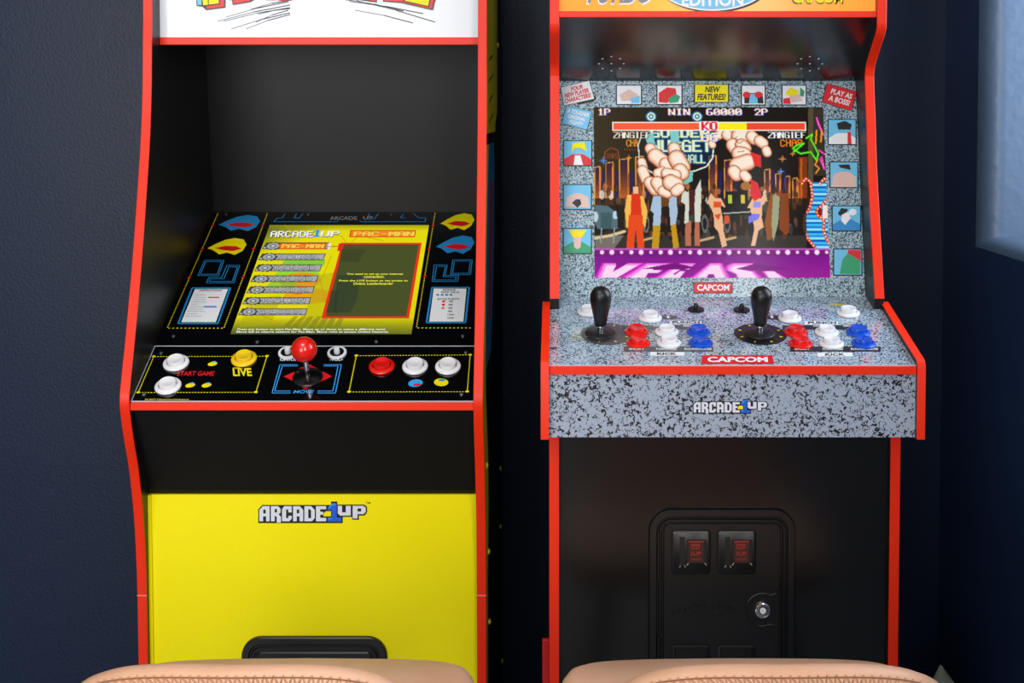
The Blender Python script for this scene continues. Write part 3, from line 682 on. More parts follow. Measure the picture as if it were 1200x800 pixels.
b.ptext(CP, 'LIVE', 272.5, 431.5, 295.5, 440.8, G, 'yellow_ink', bold=0.03, shear=-0.1); b.ptext(CP, 'arcade', 273, 430, 281, 432.2, G, 'yellow_ink', bold=0.02)
for x in (249, 223, 242): b.ell(CP, CP.px(x, 426.5 if x == 249 else 451.5), 0.0065, 0.0045, G, 'yellow_ink', 20, 0.3); b.ell(CP, CP.px(x+2, 424.5 if x == 249 else 449.5), 0.003, 0.0018, 2*G, 'cyan_ink', 12)
b.ell(CP, CP.px(487, 449), 0.010, 0.008, G, 'light_blue_ink', 22, .2); b.ell(CP, CP.px(489, 451), 0.0055, 0.0026, 2*G, 'red_ink', 14); b.ell(CP, CP.px(517, 448), 0.010, 0.008, G, 'yellow_ink', 22, -.2); b.ell(CP, CP.px(518, 445.5), 0.0045, 0.0024, 2*G, 'blue_ink', 14)
b.ptext(CP, 'OFF/ON', 328, 419.8, 350, 423, G, 'white_ink', bold=0.02); b.ptext(CP, '-VOL+', 386.6, 420, 402, 422.9, G, 'white_ink', bold=0.02)
def K(pts): return [(300+x/8.89, 390+y/8.89) for x, y in pts]
for seg_ in ([(435, 332), (250, 332), (168, 627), (360, 627)], [(435, 346), (275, 346), (195, 606), (360, 606)], [(705, 332), (890, 332), (828, 627), (638, 627)], [(705, 346), (855, 346), (802, 606), (640, 606)]):
    q = CP.pxs(K(seg_))
    for i in range(3): b.line(CP, q[i], q[i+1], 0.0013, G, 'light_blue_ink')
b.ptext(CP, 'MOVE', 343.4, 457.3, 368.4, 461, G, 'light_blue_ink', bold=0.02, shear=0.3)
for q in ([(288, 455), (400, 405), (400, 510)], [(792, 455), (695, 400), (665, 515)], [(415, 535), (620, 535), (515, 592)], [(440, 372), (640, 372), (560, 330)]): b.ppoly(CP, K(q), G, 'red_ink')
b.ptext(CP, 'PAC-MAN\u2122 & \u00a9Bandai Namco Entertainment Inc.', 170, 467.2, 222, 468.7, G, 'yellow_ink', bold=0.01)
for q in [(188.5, 413.5), (168.5, 462), (546, 413), (541, 462)]: screw(b, CP, *q)
b.build('control_panel', LC)
for x, y, cname in [(206.5, 426, 'white'), (197, 453, 'white'), (286, 421, 'yellow'), (447.5, 430, 'red'), (486.5, 430, 'white'), (525, 430, 'white')]:
    button(LC, CP, x, y, cname, 0.0172, cname+' push button')
for x in (337.5, 395):
    u_, v_ = CP.px(x, 413.8); M = CP.mat(u_, v_, G)
    q = MB(); q.lathe(M, [(0.0138, 0), (0.0134, 0.002), (0.0100, 0.0022)], 'white_plastic', 30, cap=False); q.lathe(M, [(0.0100, 0.0022), (0.0095, 0.0006), (0.0001, 0.0006)], 'black_plastic', 30, cap=False); o = q.build('toggle_switch', LC, 'white rocker toggle')
    q = MB(); q.lathe(M, [(0.0042, 0.0006), (0.0042, 0.007), (0.0034, 0.009), (0.0001, 0.0095)], 'white_plastic', 20, cap=False); q.build('toggle', o)
def joystick(parent, fr, px, py, ball, rw, label):
    wh = 0.001 if ball else 0.0050
    u_, v_ = fr.px(px, py); M = fr.mat(u_, v_, 0.0006)
    q = MB(); q.lathe(M, [(rw, wh), (rw, wh+0.0014), (rw-0.0012, wh+0.0024), (0.006, wh+0.0030), (0.0045, wh+0.0032)], 'black_satin' if ball else 'washer_black', 40)
    o = q.build('joystick', parent, label)
    q = MB(); q.lathe(M, [(0.0038, 0.0), (0.0038, 0.034)], 'chrome', 20); q.build('shaft', o)
    q = MB()
    if ball:
        r_ = 0.0175; h0 = 0.034
        q.lathe(M, [(max(r_*math.sin(t*math.pi/18), 0.0001), h0-0.0015+r_-r_*math.cos(t*math.pi/18)) for t in range(19)], 'red_plastic', 40, cap=False)
    else:
        q.lathe(M, [(0.0072, 0.0170), (0.0080, 0.0180), (0.0088, 0.025), (0.0106, 0.0345), (0.0126, 0.0440), (0.0136, 0.050), (0.0138, 0.0545), (0.0130, 0.0600), (0.0110, 0.0645), (0.0078, 0.0676), (0.004, 0.0692), (0.0001, 0.0696)], 'black_plastic', 40)
    q.build('ball_knob' if ball else 'bat_knob', o, 'glossy red ball' if ball else None)
    return o
joystick(LC, CP, 360.7, 443.5, True, 0.0205, 'joystick with a red ball')
b = MB(); b.box((xi0, 1.7008, 0.8045), (xi1, 1.7090, 0.8150), 'red_trim'); b.build('control_panel_strip', LC, 'red strip', bevel=0.0007)
b = MB(); fr = Frame((xi0, 1.7765, 0.6693), (1, 0, 0), (0, 1.708-1.7765, 0.8045-0.6693)); b.fbox(fr, 0, 0, Wi, 0.1516, -0.008, 0, 'black_laminate'); b.build('underside_panel', LC)
YP = 1.772
LF = Frame((xi0, YP, 0), (1, 0, 0), (0, 0, 1))
b = MB(); b.fbox(LF, 0, 0, Wi, 0.6690, -0.010, 0, 'yellow_panel')
logo(b, LF, lambda x, y: (290+x/7.5, 580+y/7.5), 0.0004)
b.ptext(LF, 'TM', 429, 587.8, 434, 590, 0.0004, 'black_ink', bold=0.01)
b.box((xi0, YP-0.004, 0), (xi0+0.0045, YP+0.001, 0.669), 'yellow_panel')
b.build('lower_panel', LC, 'bright yellow lower panel')
b = MB(); a = LF.px(283.5, 744.5); d = LF.px(454, 744.5)
relief(b, LF, (a[0], a[1]-0.26, d[0], a[1]), 0.028, [(0, 0), (0.0004, 0.005), (0.002, 0.0065), (0.010, 0.0065), (0.012, 0.004), (0.0135, 0.004), (0.0155, 0.0068), (0.018, 0.0068), (0.0195, 0.0045), (0.021, 0.0045), (0.023, 0.0065)], 'black_plastic')
b.build('coin_door', LC, 'black coin door')

# ================================================================== right cabinet
RX0, RX1 = -0.0123, 0.4411
AX0, AX1 = -0.0220, 0.4495
RC = thing('arcade_cabinet', 'arcade cabinet with grey speckled control deck, two black joysticks and a black lower panel', 'arcade machine', ((RX0+RX1)/2, 2.0, 0))
RPU = smoothline([(1.732, 1.50), (1.7325, 1.36), (1.7330, 1.318)], 3)+smoothline([(1.7400, 1.3100), (1.7700, 1.2880), (1.7900, 1.2720), (1.7965, 1.2600), (1.7970, 1.2450), (1.7850, 1.1822), (1.7720, 1.1114), (1.7275, 0.9513)], 5)
RPL = [(1.637, 0.86), (1.637, 0.5), (1.637, 0.0)]
for x0 in (RX0, RX1-T):
    b = MB(); side_panel(b, x0, x0+T, RPU+[(1.737, 0.93), (1.65, 0.90), (1.637, 0.86), (1.637, 0.0)], YBK, 'black_laminate'); b.build('side_panel', RC)
    b = MB(); trim(b, RPU, x0-0.0002, x0+T+0.0002, 0.0018, 'red_trim'); b.build('edge_trim', RC)
    b = MB(); trim(b, [(1.637, 0.803), (1.637, 0.0)], x0-0.0002, x0+T+0.0002, 0.0018, 'red_trim'); b.build('lower_trim', RC)
b = MB(); b.box((RX0-0.0095, 1.66, 0), (RX0-0.0003, 1.668, 0.5085), 'red_dark'); b.build('riser_edge', RC, 'dark red riser edge', bevel=0.001)
si0, si1 = RX0+T, RX1-T; Ws = si1-si0
b = MB(); b.box((si0, YBK-0.012, 0), (si1, YBK, 1.5), 'black_laminate'); b.box((si0, 1.75, 1.488), (si1, YBK-.012, 1.5), 'black_laminate'); b.build('rear_panel', RC)
# marquee
MR = Frame(((si0+si1)/2, 1.742, 1.3395), (1, 0, 0), (0, 0, 1))
b = MB(); b.fbox(MR, -Ws/2, 0, Ws/2, 0.145, -0.006, 0, 'marquee_orange')
for g, mm, hh in ((0.0022, 'white_ink', .0004), (0, 'grey_ink', .0007)):
    q = [MR.px(684, 4), MR.px(763, 4), MR.px(692, -32)]
    b.text(MR, 'TURBO', [(q[0][0]-g, q[0][1]-g), (q[1][0]+g, q[1][1]-g), (q[2][0]-g, q[2][1]+g)], hh, mm, bold=0.03, shear=0.1)
cc = MR.px(835, -29)
b.ell(MR, (cc[0]+.002, cc[1]-.001), 0.0830, 0.0495, .0004, 'black_ink', 60); b.ell(MR, cc, 0.0825, 0.0480, .0007, 'white_ink', 60); b.ell(MR, cc, 0.0800, 0.0458, .0010, 'cyan_ink', 60)
b.ptext(MR, 'EDITION', 799, -8, 871, 7.5, .0013, 'white_ink', bold=0.03); b.ptext(MR, 'HYPER', 799, -40, 871, -16, .0013, 'white_ink', bold=0.03)
for g, mm, hh in ((0.0016, 'black_ink', .0004), (0, 'yellow_ink', .0007)):
    q = [MR.px(929, 3.6), MR.px(987, 3.6), MR.px(929, -8)]; b.text(MR, 'CAPCOM', [(q[0][0]-g, q[0][1]-g), (q[1][0]+g, q[1][1]-g), (q[2][0]-g, q[2][1]+g)], hh, mm, bold=0.04)
b.build('marquee', RC, 'orange marquee with a pale blue oval')
b = MB(); b.box((si0, 1.7335, 1.3318), (si1, 1.750, 1.3402), 'red_trim'); b.build('marquee_strip', RC, 'red strip under the marquee', bevel=0.0008)
# speaker panel
SP = Frame((si0, 1.8529, 1.2495), (1, 0, 0), (0, 1.7425-1.8529, 1.3318-1.2495)); sl = math.hypot(1.7425-1.8529, 1.3318-1.2495)
b = MB(); b.fbox(SP, 0, 0, Ws, sl, -0.006, 0, 'speaker_gloss')
for cx_, cy_ in ((716, 74.5), (948.5, 74.5)):
    for k in range(9):
        a = k*math.pi/4; rx, ry = (0, 0) if k == 8 else (14.5, 8.2)
        u_, v_ = SP.px(cx_+rx*math.cos(a), cy_+ry*math.sin(a))
        b.ell(SP, (u_, v_), 0.0022, 0.0022, 0.0003, 'deep_black', 12); b.ell(SP, (u_+.0005, v_+.0005), 0.0015, 0.0013, 0.0006, 'white_ink', 10)
b.build('speaker_panel', RC)
# bezel
BZ0 = Vector((0, 1.7775, 0.9465)); BZ1 = Vector((0, 1.8529, 1.2493))
BZ = Frame((si0, BZ0.y, BZ0.z), (1, 0, 0), BZ1-BZ0); bl = (BZ1-BZ0).length
b = MB(); b.fbox(BZ, 0, 0, Ws-0.0005, bl, -0.008, 0, 'bezel_speckle')
def tile(q, fill, parts=(), bd=0.0016):
    pts = BZ.pxs(q); c_ = (sum(p[0] for p in pts)/4, sum(p[1] for p in pts)/4)
    big = []
    for p in pts: d = Vector((p[0]-c_[0], p[1]-c_[1])); d = d*(1+bd/d.length*1.4); big.append((c_[0]+d.x, c_[1]+d.y))
    b.poly(BZ, big, G, 'black_ink'); b.poly(BZ, pts, 2*G, fill)
    (x0, y0), (x1, _), (_, y1) = q[0], q[1], q[2]
    for k, (m_, pp) in enumerate(parts): b.ppoly(BZ, [(x0+(x1-x0)*a, y0+(y1-y0)*c2) for a, c2 in pp], (3+k)*G, m_)
def rq(x0, y0, x1, y1): return [(x0, y0), (x1, y0), (x1, y1), (x0, y1)]
low = lambda m_: (m_, [(0, 1), (0, .75), (.3, .55), (.7, .55), (1, .75), (1, 1)])
disc = lambda m_, cx_, cy_, r_: (m_, [(cx_+r_*math.cos(i*math.pi/8), cy_+r_*math.sin(i*math.pi/8)) for i in range(16)])
tile(rq(723, 100.5, 751, 122), 'white_ink', [('skin_ink', [(.1, .5), (.5, .2), (.9, .5), (.7, .8), (.2, .85)]), ('cyan_ink', [(.55, .7), (.95, .55), (.95, .95), (.6, .95)])])
tile(rq(770.5, 100.5, 798.5, 122), 'white_ink', [('red_ink', [(.05, .4), (.4, .1), (.75, .15), (.8, .5), (.4, .95), (.05, .9)]), ('green_ink', [(.45, .7), (.75, .45), (.95, .6), (.85, .9), (.5, .95)])])
tile(rq(869.5, 100.5, 896, 122.5), 'white_ink', [('black_ink', [(.1, .95), (.1, .4), (.9, .4), (.95, .95)]), ('cyan_ink', [(.3, .95), (.35, .45), (.65, .45), (.7, .95)]), disc('red_ink', .2, .5, .17), disc('red_ink', .72, .5, .17), ])
tile(rq(917, 100.5, 944, 122.5), 'white_ink', [('yellow_ink', [(.1, .4), (.35, .1), (.65, .25), (.7, .5), (.3, .6)]), ('skin_ink', [(.3, .55), (.7, .45), (.85, .8), (.4, .9)]), ('green_ink', [(.75, .1), (.95, .3), (.9, .6), (.75, .55)]), ('red_ink', [(.02, .7), (.3, .65), (.35, .98), (.02, .98)])])
tile(rq(814.5, 99.5, 853, 119.5), 'yellow_ink'); b.ptext(BZ, 'NEW', 826, 101.5, 844, 108.5, 3*G, 'black_ink', bold=0.03, shear=0.2); b.ptext(BZ, 'FEATURES!', 817, 110, 850.5, 117.5, 3*G, 'black_ink', bold=0.03, shear=0.2)
for q, m_ in ((rq(661, 165.3, 692.8, 193.6), [low('red_ink'), ('white_ink', [(.35, 1), (.4, .6), (.6, .6), (.7, 1)]), ('yellow_ink', [(.28, .5), (.3, .1), (.75, .05), (.85, .45), (.6, .3), (.4, .3)])]),
              (rq(660.8, 216.8, 692.4, 244.8), [('skin_ink', [(.05, .9), (.1, .5), (.4, .35), (.6, .35), (.9, .5), (.95, .95)]), ('black_ink', [(.3, .75), (.45, .6), (.6, .6), (.65, .8), (.5, .95)])]),
              (rq(660.8, 268, 692.4, 296.6), [low('green_ink'), ('skin_ink', [(.35, .3), (.65, .3), (.62, .75), (.5, .85), (.38, .75)]), ('yellow_ink', [(.18, .06), (.85, .06), (.68, .36), (.33, .36)])]),
              (rq(971, 140.5, 1002.4, 169), [low('white_ink'), ('red_ink', [(.7, .5), (.82, .5), (.85, 1), (.7, 1)]), ('black_ink', [(.3, .15), (.6, .05), (.85, .2), (.8, .4), (.35, .4)])]),
              (rq(973, 190.5, 1004.6, 219.3), [('skin_ink', [(.05, 1), (.1, .5), (.35, .38), (.7, .38), (.95, .6), (.95, 1)]), ('black_ink', [(.3, .1), (.7, .08), (.75, .3), (.35, .2)])]),
              (rq(975.8, 241.8, 1007.8, 270), [low('blue_ink'), ('white_ink', [(.3, .6), (.35, .25), (.6, .25), (.65, .5), (.45, .78)]), ('black_ink', [(.18, .3), (.3, .08), (.55, .12), (.5, .25), (.25, .4)]), disc('white_ink', .72, .25, .14)]),
              (rq(977.5, 292.4, 1009.2, 321.8), [('red_ink', [(.5, .02), (.98, .02), (.98, .5), (.5, .5)]), ('green_ink', [(.2, .95), (.3, .4), (.5, .15), (.95, .45), (.95, .98)])])):
    tile(q, 'cyan_ink', m_)
def card(q, fill, tm, lines):
    """a tilted card: q = tl, tr, br, bl in the photo"""
    tile(q, fill, bd=0.0008)
    tl, tr, br, bl_ = [Vector(p) for p in q]
    for s_, a0, a1, v0_, v1_ in lines:
        f_ = lambda a, w_: tl+(tr-tl)*a+(bl_-tl)*w_
        b.text(BZ, s_, BZ.pxs([tuple(f_(a0, v1_)), tuple(f_(a1, v1_)), tuple(f_(a0, v0_))]), 4*G, tm, bold=0.03, shear=0.15)
card([(963, 0), (0, 0), (0, 0), (0, 0)] and [(969, 98), (1003.5, 107.5), (997.5, 129.8), (963.8, 119.5)], 'red_ink', 'white_ink', [('PLAY AS', .18, .9, .18, .47), ('A BOSS!', .16, .88, .55, .85)])
b.ppoly(BZ, [(675, 120), (693, 114), (698, 112), (699, 116), (695, 119), (677, 123)], G, 'black_ink')
card([(657.2, 102.8), (690.3, 94.8), (696.3, 115.8), (661.2, 123.6)], 'white_ink', 'red_ink', [('FOUR', .33, .75, .1, .34), ('NEW PLAYER', .07, .93, .38, .63), ('CHARACTERS!', .04, .97, .67, .92)])
card([(664, 124.3), (693.6, 131), (687.6, 152), (658.6, 144.6)], 'cyan_ink', 'white_ink', [('A TOUGHER', .07, .93, .12, .36), ('ORIGINAL', .15, .85, .42, .64), ('FIGHT!', .25, .78, .7, .92)])
b.ppoly(BZ, rq(812.5, 330.5, 858.5, 343.6), G, 'black_ink'); b.ppoly(BZ, rq(813.5, 331.3, 857.6, 342.8), 2*G, 'red_ink'); b.ptext(BZ, 'CAPCOM', 817, 333.4, 854.5, 340.6, 3*G, 'white_ink', bold=0.03)
b.ptext(BZ, '\u00ae', 855, 333, 856.6, 334.8, 3*G, 'white_ink')
b.build('bezel', RC, 'grey speckled bezel with small picture tiles')
# screen
SR = Frame(BZ.pt(0, 0, 0.0008), BZ.U, BZ.V)
c = Canvas(SR, [(697, 126)]*2, 400, 296)
u0, v0 = SR.px(696.8, 325.3); u1, _ = SR.px(973, 325.3); _, v2 = SR.px(700, 125.6)
c.u0, c.u1, c.v0, c.v1 = u0, u1, v0, v2
X = c.xx/c.W; Y_ = c.yy/c.H
c.a[:] = (22, 17, 12); m_ = (np.clip(1-X*2.2, 0, 1)*0.8)[..., None]; c.a = c.a*(1-m_)+np.array((66, 54, 22.))*m_
m_ = (np.clip((Y_-.45)/.2, 0, 1)*np.clip((.66-Y_)/.1, 0, 1)*0.5)[..., None]; c.a = c.a*(1-m_)+np.array((120, 60, 20.))*m_
rs = np.random.RandomState(3)
def column(x0, x1, y0, y1, lim=(30, 20, 70)):
    n = 14
    for k in range(n):
        t = k/(n-1); ya = y0+(y1-y0)*t; yb_ = y0+(y1-y0)*(t+1/(n-1))
        c.rect(x0, ya, x1, min(yb_, y1), (int(60+180*t**1.5), int(26+100*t**1.6), int(52-30*t)))
    c.line([(x0, y1), (x0, y0+1), (x1, y0), (x1, y1)], 1.6, (235, 165, 70)); c.line([(x1+1.2, y0+1), (x1+1.2, y1)], 1.4, (190, 70, 30))
for q in ((697, 703, 195), (710, 718, 190), (726, 736, 186), (745, 754, 183), (831, 839, 182), (849, 857, 187), (896, 902, 198), (909, 914, 203), (920, 925, 206), (929, 934, 208), (936, 939, 210)):
    column(q[0], q[1], q[2], 240)
for x in (705, 721, 739, 757, 842, 860, 904, 917): c.rect(x, 200, x+4, 236, (30, 30, 110), .7)
c.rect(936, 184, 946, 232, (150, 60, 10), .8); c.rect(938, 186, 940, 232, (225, 110, 20), .8)
# neon signs
for q in ((704, 178, 727, 176, 28), (712, 184, 6, 4, 0)): pass
c.line([(708, 186), (709, 178), (716, 173), (724, 176), (726, 186)], 1.6, (170, 70, 25)); c.text('STARS', 708, 180, 724, 186, (160, 70, 25))
c.rect(755, 152, 836, 192, (10, 40, 80), .55)
for s_, x0, y0, x1, y1 in (('GOLDEN', 762, 151, 830, 161), ('NUGGET', 762, 164, 833, 178), ('HALL', 802, 181.5, 826, 191)):
    for off in ((-2, 0), (2, 0), (0, 2), (0, -2)): c.text(s_, x0, y0, x1, y1, (20, 90, 140), 1.8, 0, off)
    c.text(s_, x0, y0, x1, y1, (232, 243, 198), 1.7)
for x in (763, 817):
    for rr_, cl_ in ((6.5, (40, 110, 160)), (5, (220, 240, 215)), (3, (40, 110, 160)), (1.6, (220, 240, 215))): c.ell(x, 136.5, rr_, rr_*.95, cl_)
c.line([(757, 198), (766, 203), (790, 204), (815, 200), (828, 195), (835, 185), (836, 175)], 2.6, (225, 245, 235)); c.line([(752, 158), (748, 170), (749, 185)], 2.2, (200, 225, 225))
c.text('CHA', 734, 163, 747, 172, (240, 150, 30), 1.5); c.text('CHAR', 914, 163, 940, 172, (240, 130, 30), 1.5)
for x in range(732, 748, 3): c.ell(x, 175, .9, .6, (150, 70, 20))
for x, y, cl_, r_ in ((707, 188.5, (90, 150, 255), 3), (737, 185, (255, 160, 50), 2.2), (917, 186, (255, 150, 60), 2.6), (929, 180, (255, 150, 60), 2), (915, 201, (120, 170, 255), 2.4)):
    c.ell(x, y, r_, r_, cl_, .5); c.line([(x-r_*1.6, y), (x+r_*1.6, y)], 1, cl_); c.line([(x, y-r_*1.6), (x, y+r_*1.6)], 1, cl_)
# right side: sign column, neon strokes, striped sign with bulbs
c.rect(947, 126, 953, 215, (86, 74, 52)); c.rect(953, 126, 973, 206, (52, 46, 36))
for w_, cl_ in ((3.6, (190, 0, 130)), (1.6, (250, 110, 210))):
    c.line([(957, 138), (960, 146), (965, 158), (959, 146), (957, 138)], w_, cl_); c.line([(960, 176), (967, 181)], w_, cl_); c.line([(961, 186), (966, 198), (963, 184)], w_, cl_)
for w_, cl_ in ((4.2, (20, 150, 0)), (1.8, (130, 250, 40))): c.line([(945, 162), (952, 157), (950, 163), (955, 172), (959, 180), (957, 188), (950, 178), (938, 180), (929, 174), (934, 170), (942, 168), (930, 178)], w_, cl_)
c.line([(957, 153), (956, 168)], 3, (250, 150, 20)); c.line([(963, 153), (962, 166)], 3, (250, 150, 20)); c.line([(958, 188), (955, 193), (960, 197), (956, 203)], 2.4, (250, 150, 40))
SG = [(952, 214), (972, 214), (973, 290), (956, 291), (947, 280), (942, 266), (943, 253), (949, 243), (952, 230)]
for k in range(30):
    y = 213+k*2.6; cl_ = [(30, 130, 220), (150, 235, 250), (0, 90, 190), (60, 190, 240)][k % 4]
    half = [q for q in ((952, 214), (952, 230), (949, 243), (943, 253), (942, 266), (947, 280), (956, 291))]
    xl_ = np.interp(y, [q[1] for q in half], [q[0] for q in half]); c.rect(xl_, y, 973, y+2.7, cl_)
def bulbs(pts, n, r_=1.7):
    d = [0]
    for i in range(1, len(pts)): d.append(d[-1]+math.dist(pts[i], pts[i-1]))
    c.line(pts, 5, (215, 60, 30))
    for k in range(n):
        t = d[-1]*k/(n-1); c.ell(np.interp(t, d, [p[0] for p in pts]), np.interp(t, d, [p[1] for p in pts]), r_*.6, r_*.6, (255, 235, 215))
bulbs([(940, 215), (944, 209), (950, 213), (952, 230), (949, 243), (943, 253), (942, 266), (947, 280), (956, 291)], 26); bulbs([(961, 215), (966, 209), (971, 216), (970, 232), (964, 240), (957, 246), (958, 252), (966, 258), (965, 270), (971, 285)], 24)
c.ell(961, 248, 2.6, 4.5, (150, 20, 10)); c.rect(964, 240, 971, 256, (250, 225, 215))
# stage floor, parked car, plain figures
c.rect(697, 276, 945, 292, (52, 48, 42)); c.poly([(697, 276), (722, 266), (735, 270), (720, 291), (697, 291)], (120, 112, 104))
c.rect(697, 232, 945, 276, (26, 18, 12), .75)
for k in range(60):
    x = 698+rs.rand()*245; y = 218+rs.rand()*22; cl_ = [(190, 110, 60), (150, 70, 30), (90, 50, 30), (210, 140, 90), (60, 40, 30), (230, 230, 220)][rs.randint(6)]
    c.ell(x, y, 2+2*rs.rand(), 3+3*rs.rand(), cl_, .8)
c.poly([(697, 240), (712, 241), (724, 250), (724, 268), (700, 268), (697, 262)], (84, 112, 122)); c.rect(704, 249, 717, 268, (62, 92, 98)); c.ell(698, 254, 3, 6, (190, 215, 225)); c.ell(721, 252, 3, 5, (190, 215, 225)); c.line([(697, 279), (715, 276), (732, 271)], 5, (225, 200, 150))
for x in (705, 720): c.line([(x, 268), (x-1, 284)], 2.5, (150, 165, 170))
def figure(x, parts):
    for cl_, pts in parts: c.poly([(x+a, y) for a, y in pts], cl_)
for k in range(170):
    x = 722+rs.rand()*215; y = 226+rs.rand()*52; cl_ = [(20, 14, 10), (44, 28, 18), (95, 52, 24), (60, 66, 60), (130, 70, 30), (16, 12, 30), (84, 84, 78)][rs.randint(7)]
    c.ell(x, y, 1+2*rs.rand(), 2+5*rs.rand(), cl_, .7)
for x0 in (757, 826, 852): c.ell(x0, 262, 4, 11, (120, 124, 122), .8); c.ell(x0, 262, 2.4, 7, (24, 24, 26)); c.line([(x0-6, 282), (x0+10, 278)], 4, (205, 170, 120))
figure(745, [((250, 190, 80), [(-10, 228), (9, 230), (14, 248), (11, 268), (6, 256), (-5, 262), (-11, 268), (-13, 246)]), ((225, 50, 15), [(-5, 226), (5, 226), (7, 252), (-6, 252)]), ((235, 75, 20), [(-8, 252), (8, 252), (10, 291), (2, 291), (0, 268), (-2, 291), (-11, 291)]), ((245, 190, 150), [(-3, 219), (3, 219), (3, 227), (-3, 227)])])
figure(780, [((170, 195, 220), [(-14, 228), (-4, 230), (-6, 264), (-15, 264), (-14, 250), (-18, 246)]), ((170, 195, 220), [(3, 230), (13, 228), (14, 250), (12, 262), (6, 266)]), ((110, 66, 20), [(-5, 228), (4, 228), (4, 242), (-5, 242)]), ((200, 150, 20), [(-15, 264), (-6, 264), (-8, 291), (-16, 291)]), ((200, 150, 20), [(6, 264), (12, 262), (16, 290), (9, 291)])])
figure(811, [((215, 220, 205), [(-11, 222), (-3, 226), (-4, 262), (-9, 262), (-8, 240), (-13, 236)]), ((215, 220, 205), [(2, 226), (10, 210), (11, 222), (10, 260), (3, 260)]), ((80, 25, 30), [(-4, 222), (4, 222), (2, 252), (-2, 252)]), ((190, 110, 80), [(-8, 262), (-1, 258), (-1, 288), (-8, 288)]), ((190, 110, 80), [(3, 260), (9, 260), (9, 288), (3, 288)])])
figure(841, [((240, 185, 140), [(-8, 226), (-3, 232), (4, 232), (10, 244), (3, 240), (6, 256), (7, 270), (11, 288), (5, 290), (1, 272), (-4, 266), (-5, 250), (-12, 236)]), ((225, 80, 30), [(-5, 236), (4, 236), (4, 243), (-5, 243)]), ((225, 80, 30), [(-4, 252), (4, 250), (1, 258)]), ((225, 80, 30), [(8, 252), (14, 254), (13, 262), (8, 262)])])
figure(887, [((240, 190, 150), [(-12, 244), (-5, 232), (5, 232), (10, 224), (12, 234), (6, 242), (6, 256), (8, 266), (2, 270), (-2, 288), (-7, 288), (-3, 268), (-6, 252), (-8, 244)]), ((150, 150, 240), [(-4, 236), (5, 236), (4, 243), (-4, 243)]), ((120, 120, 235), [(-10, 254), (-4, 250), (4, 251), (1, 257), (-10, 262)])])
c.poly([(903, 226), (909, 228), (905, 280), (899, 282), (896, 260)], (150, 80, 25)); c.poly([(906, 228), (914, 230), (912, 262), (906, 284), (904, 262)], (160, 165, 130)); c.poly([(915, 226), (924, 226), (925, 272), (921, 276), (913, 268)], (140, 65, 20))
c.rect(850, 224, 876, 252, (16, 16, 14)); c.line([(848, 250), (880, 248)], 2, (200, 200, 200)); c.rect(853, 228, 858, 238, (190, 200, 60)); c.rect(868, 228, 873, 238, (220, 200, 60))
# two big plain pale masses in mid-air
def blob(lst):
    """plain pale rounded lumps, each over the last"""
    for x1, y1, x2, y2, r_ in lst:
        (a1, b1), (a2, b2) = c.c(x1, y1), c.c(x2, y2); rad = abs(c.c(x1+r_*1.12, y1)[0]-a1); dx, dy = a2-a1, b2-b1
        t = np.clip(((c.xx-a1)*dx+(c.yy-b1)*dy)/(dx*dx+dy*dy+1e-9), 0, 1); ex = c.xx-a1-t*dx; ey = c.yy-b1-t*dy
        g = 1-(ex*ex+ey*ey)/rad**2; g = np.where(g > 0, g*0.8-0.34*(ey-ex*.3)/rad*g+.02, g)
        for lo_, cl_ in ((-.02, (120, 58, 40)), (.10, (200, 122, 88)), (.22, (235, 176, 142)), (.38, (250, 210, 180)), (.58, (255, 236, 218))): c.fill(g > lo_, cl_)
c.poly([(755, 158), (766, 156), (768, 172), (760, 172)], (130, 205, 205)); c.poly([(786, 150), (796, 152), (796, 172), (786, 172)], (130, 205, 205)); c.poly([(798, 206), (812, 200), (812, 212), (800, 218)], (120, 200, 190))
blob([(752, 190, 754, 197, 5), (753, 200, 757, 210, 6), (762, 214, 768, 222, 7), (762, 174, 765, 179, 6), (768, 183, 778, 191, 8.5), (780, 192, 786, 197, 7), (790, 174, 791, 179, 7), (793, 186, 799, 196, 9.5), (797, 200, 799, 203, 8), (771, 203, 776, 201, 5.5), (781, 203, 792, 205, 6), (770, 214, 774, 220, 7), (777, 224, 782, 226, 6), (786, 214, 792, 217, 9), (792, 224, 796, 221, 6)])
blob([(834, 168, 835, 170, 4), (838, 161, 845, 157, 5), (858, 156, 860, 159, 6.5), (852, 158, 855, 160, 6), (866, 160, 876, 160, 8.5), (881, 160, 884, 163, 6.5), (890, 165, 894, 168, 6), (898, 176, 899, 179, 5), (859, 170, 862, 174, 7.5), (869, 170, 873, 174, 7), (866, 180, 872, 181, 8), (864, 194, 876, 190, 9), (860, 201, 863, 205, 7), (872, 205, 875, 208, 5.5)])
for p_ in ([(862, 165), (866, 168), (871, 165)], [(864, 178), (872, 177)], [(856, 160), (860, 163), (864, 160)]): c.line(p_, 1.3, (150, 80, 55), .8)
c.poly([(880, 178), (892, 182), (892, 196), (884, 194)], (225, 35, 30)); c.poly([(880, 210), (888, 214), (893, 230), (884, 236), (879, 226)], (225, 40, 45)); c.ell(874, 218, 6, 5, (240, 150, 60), .7)
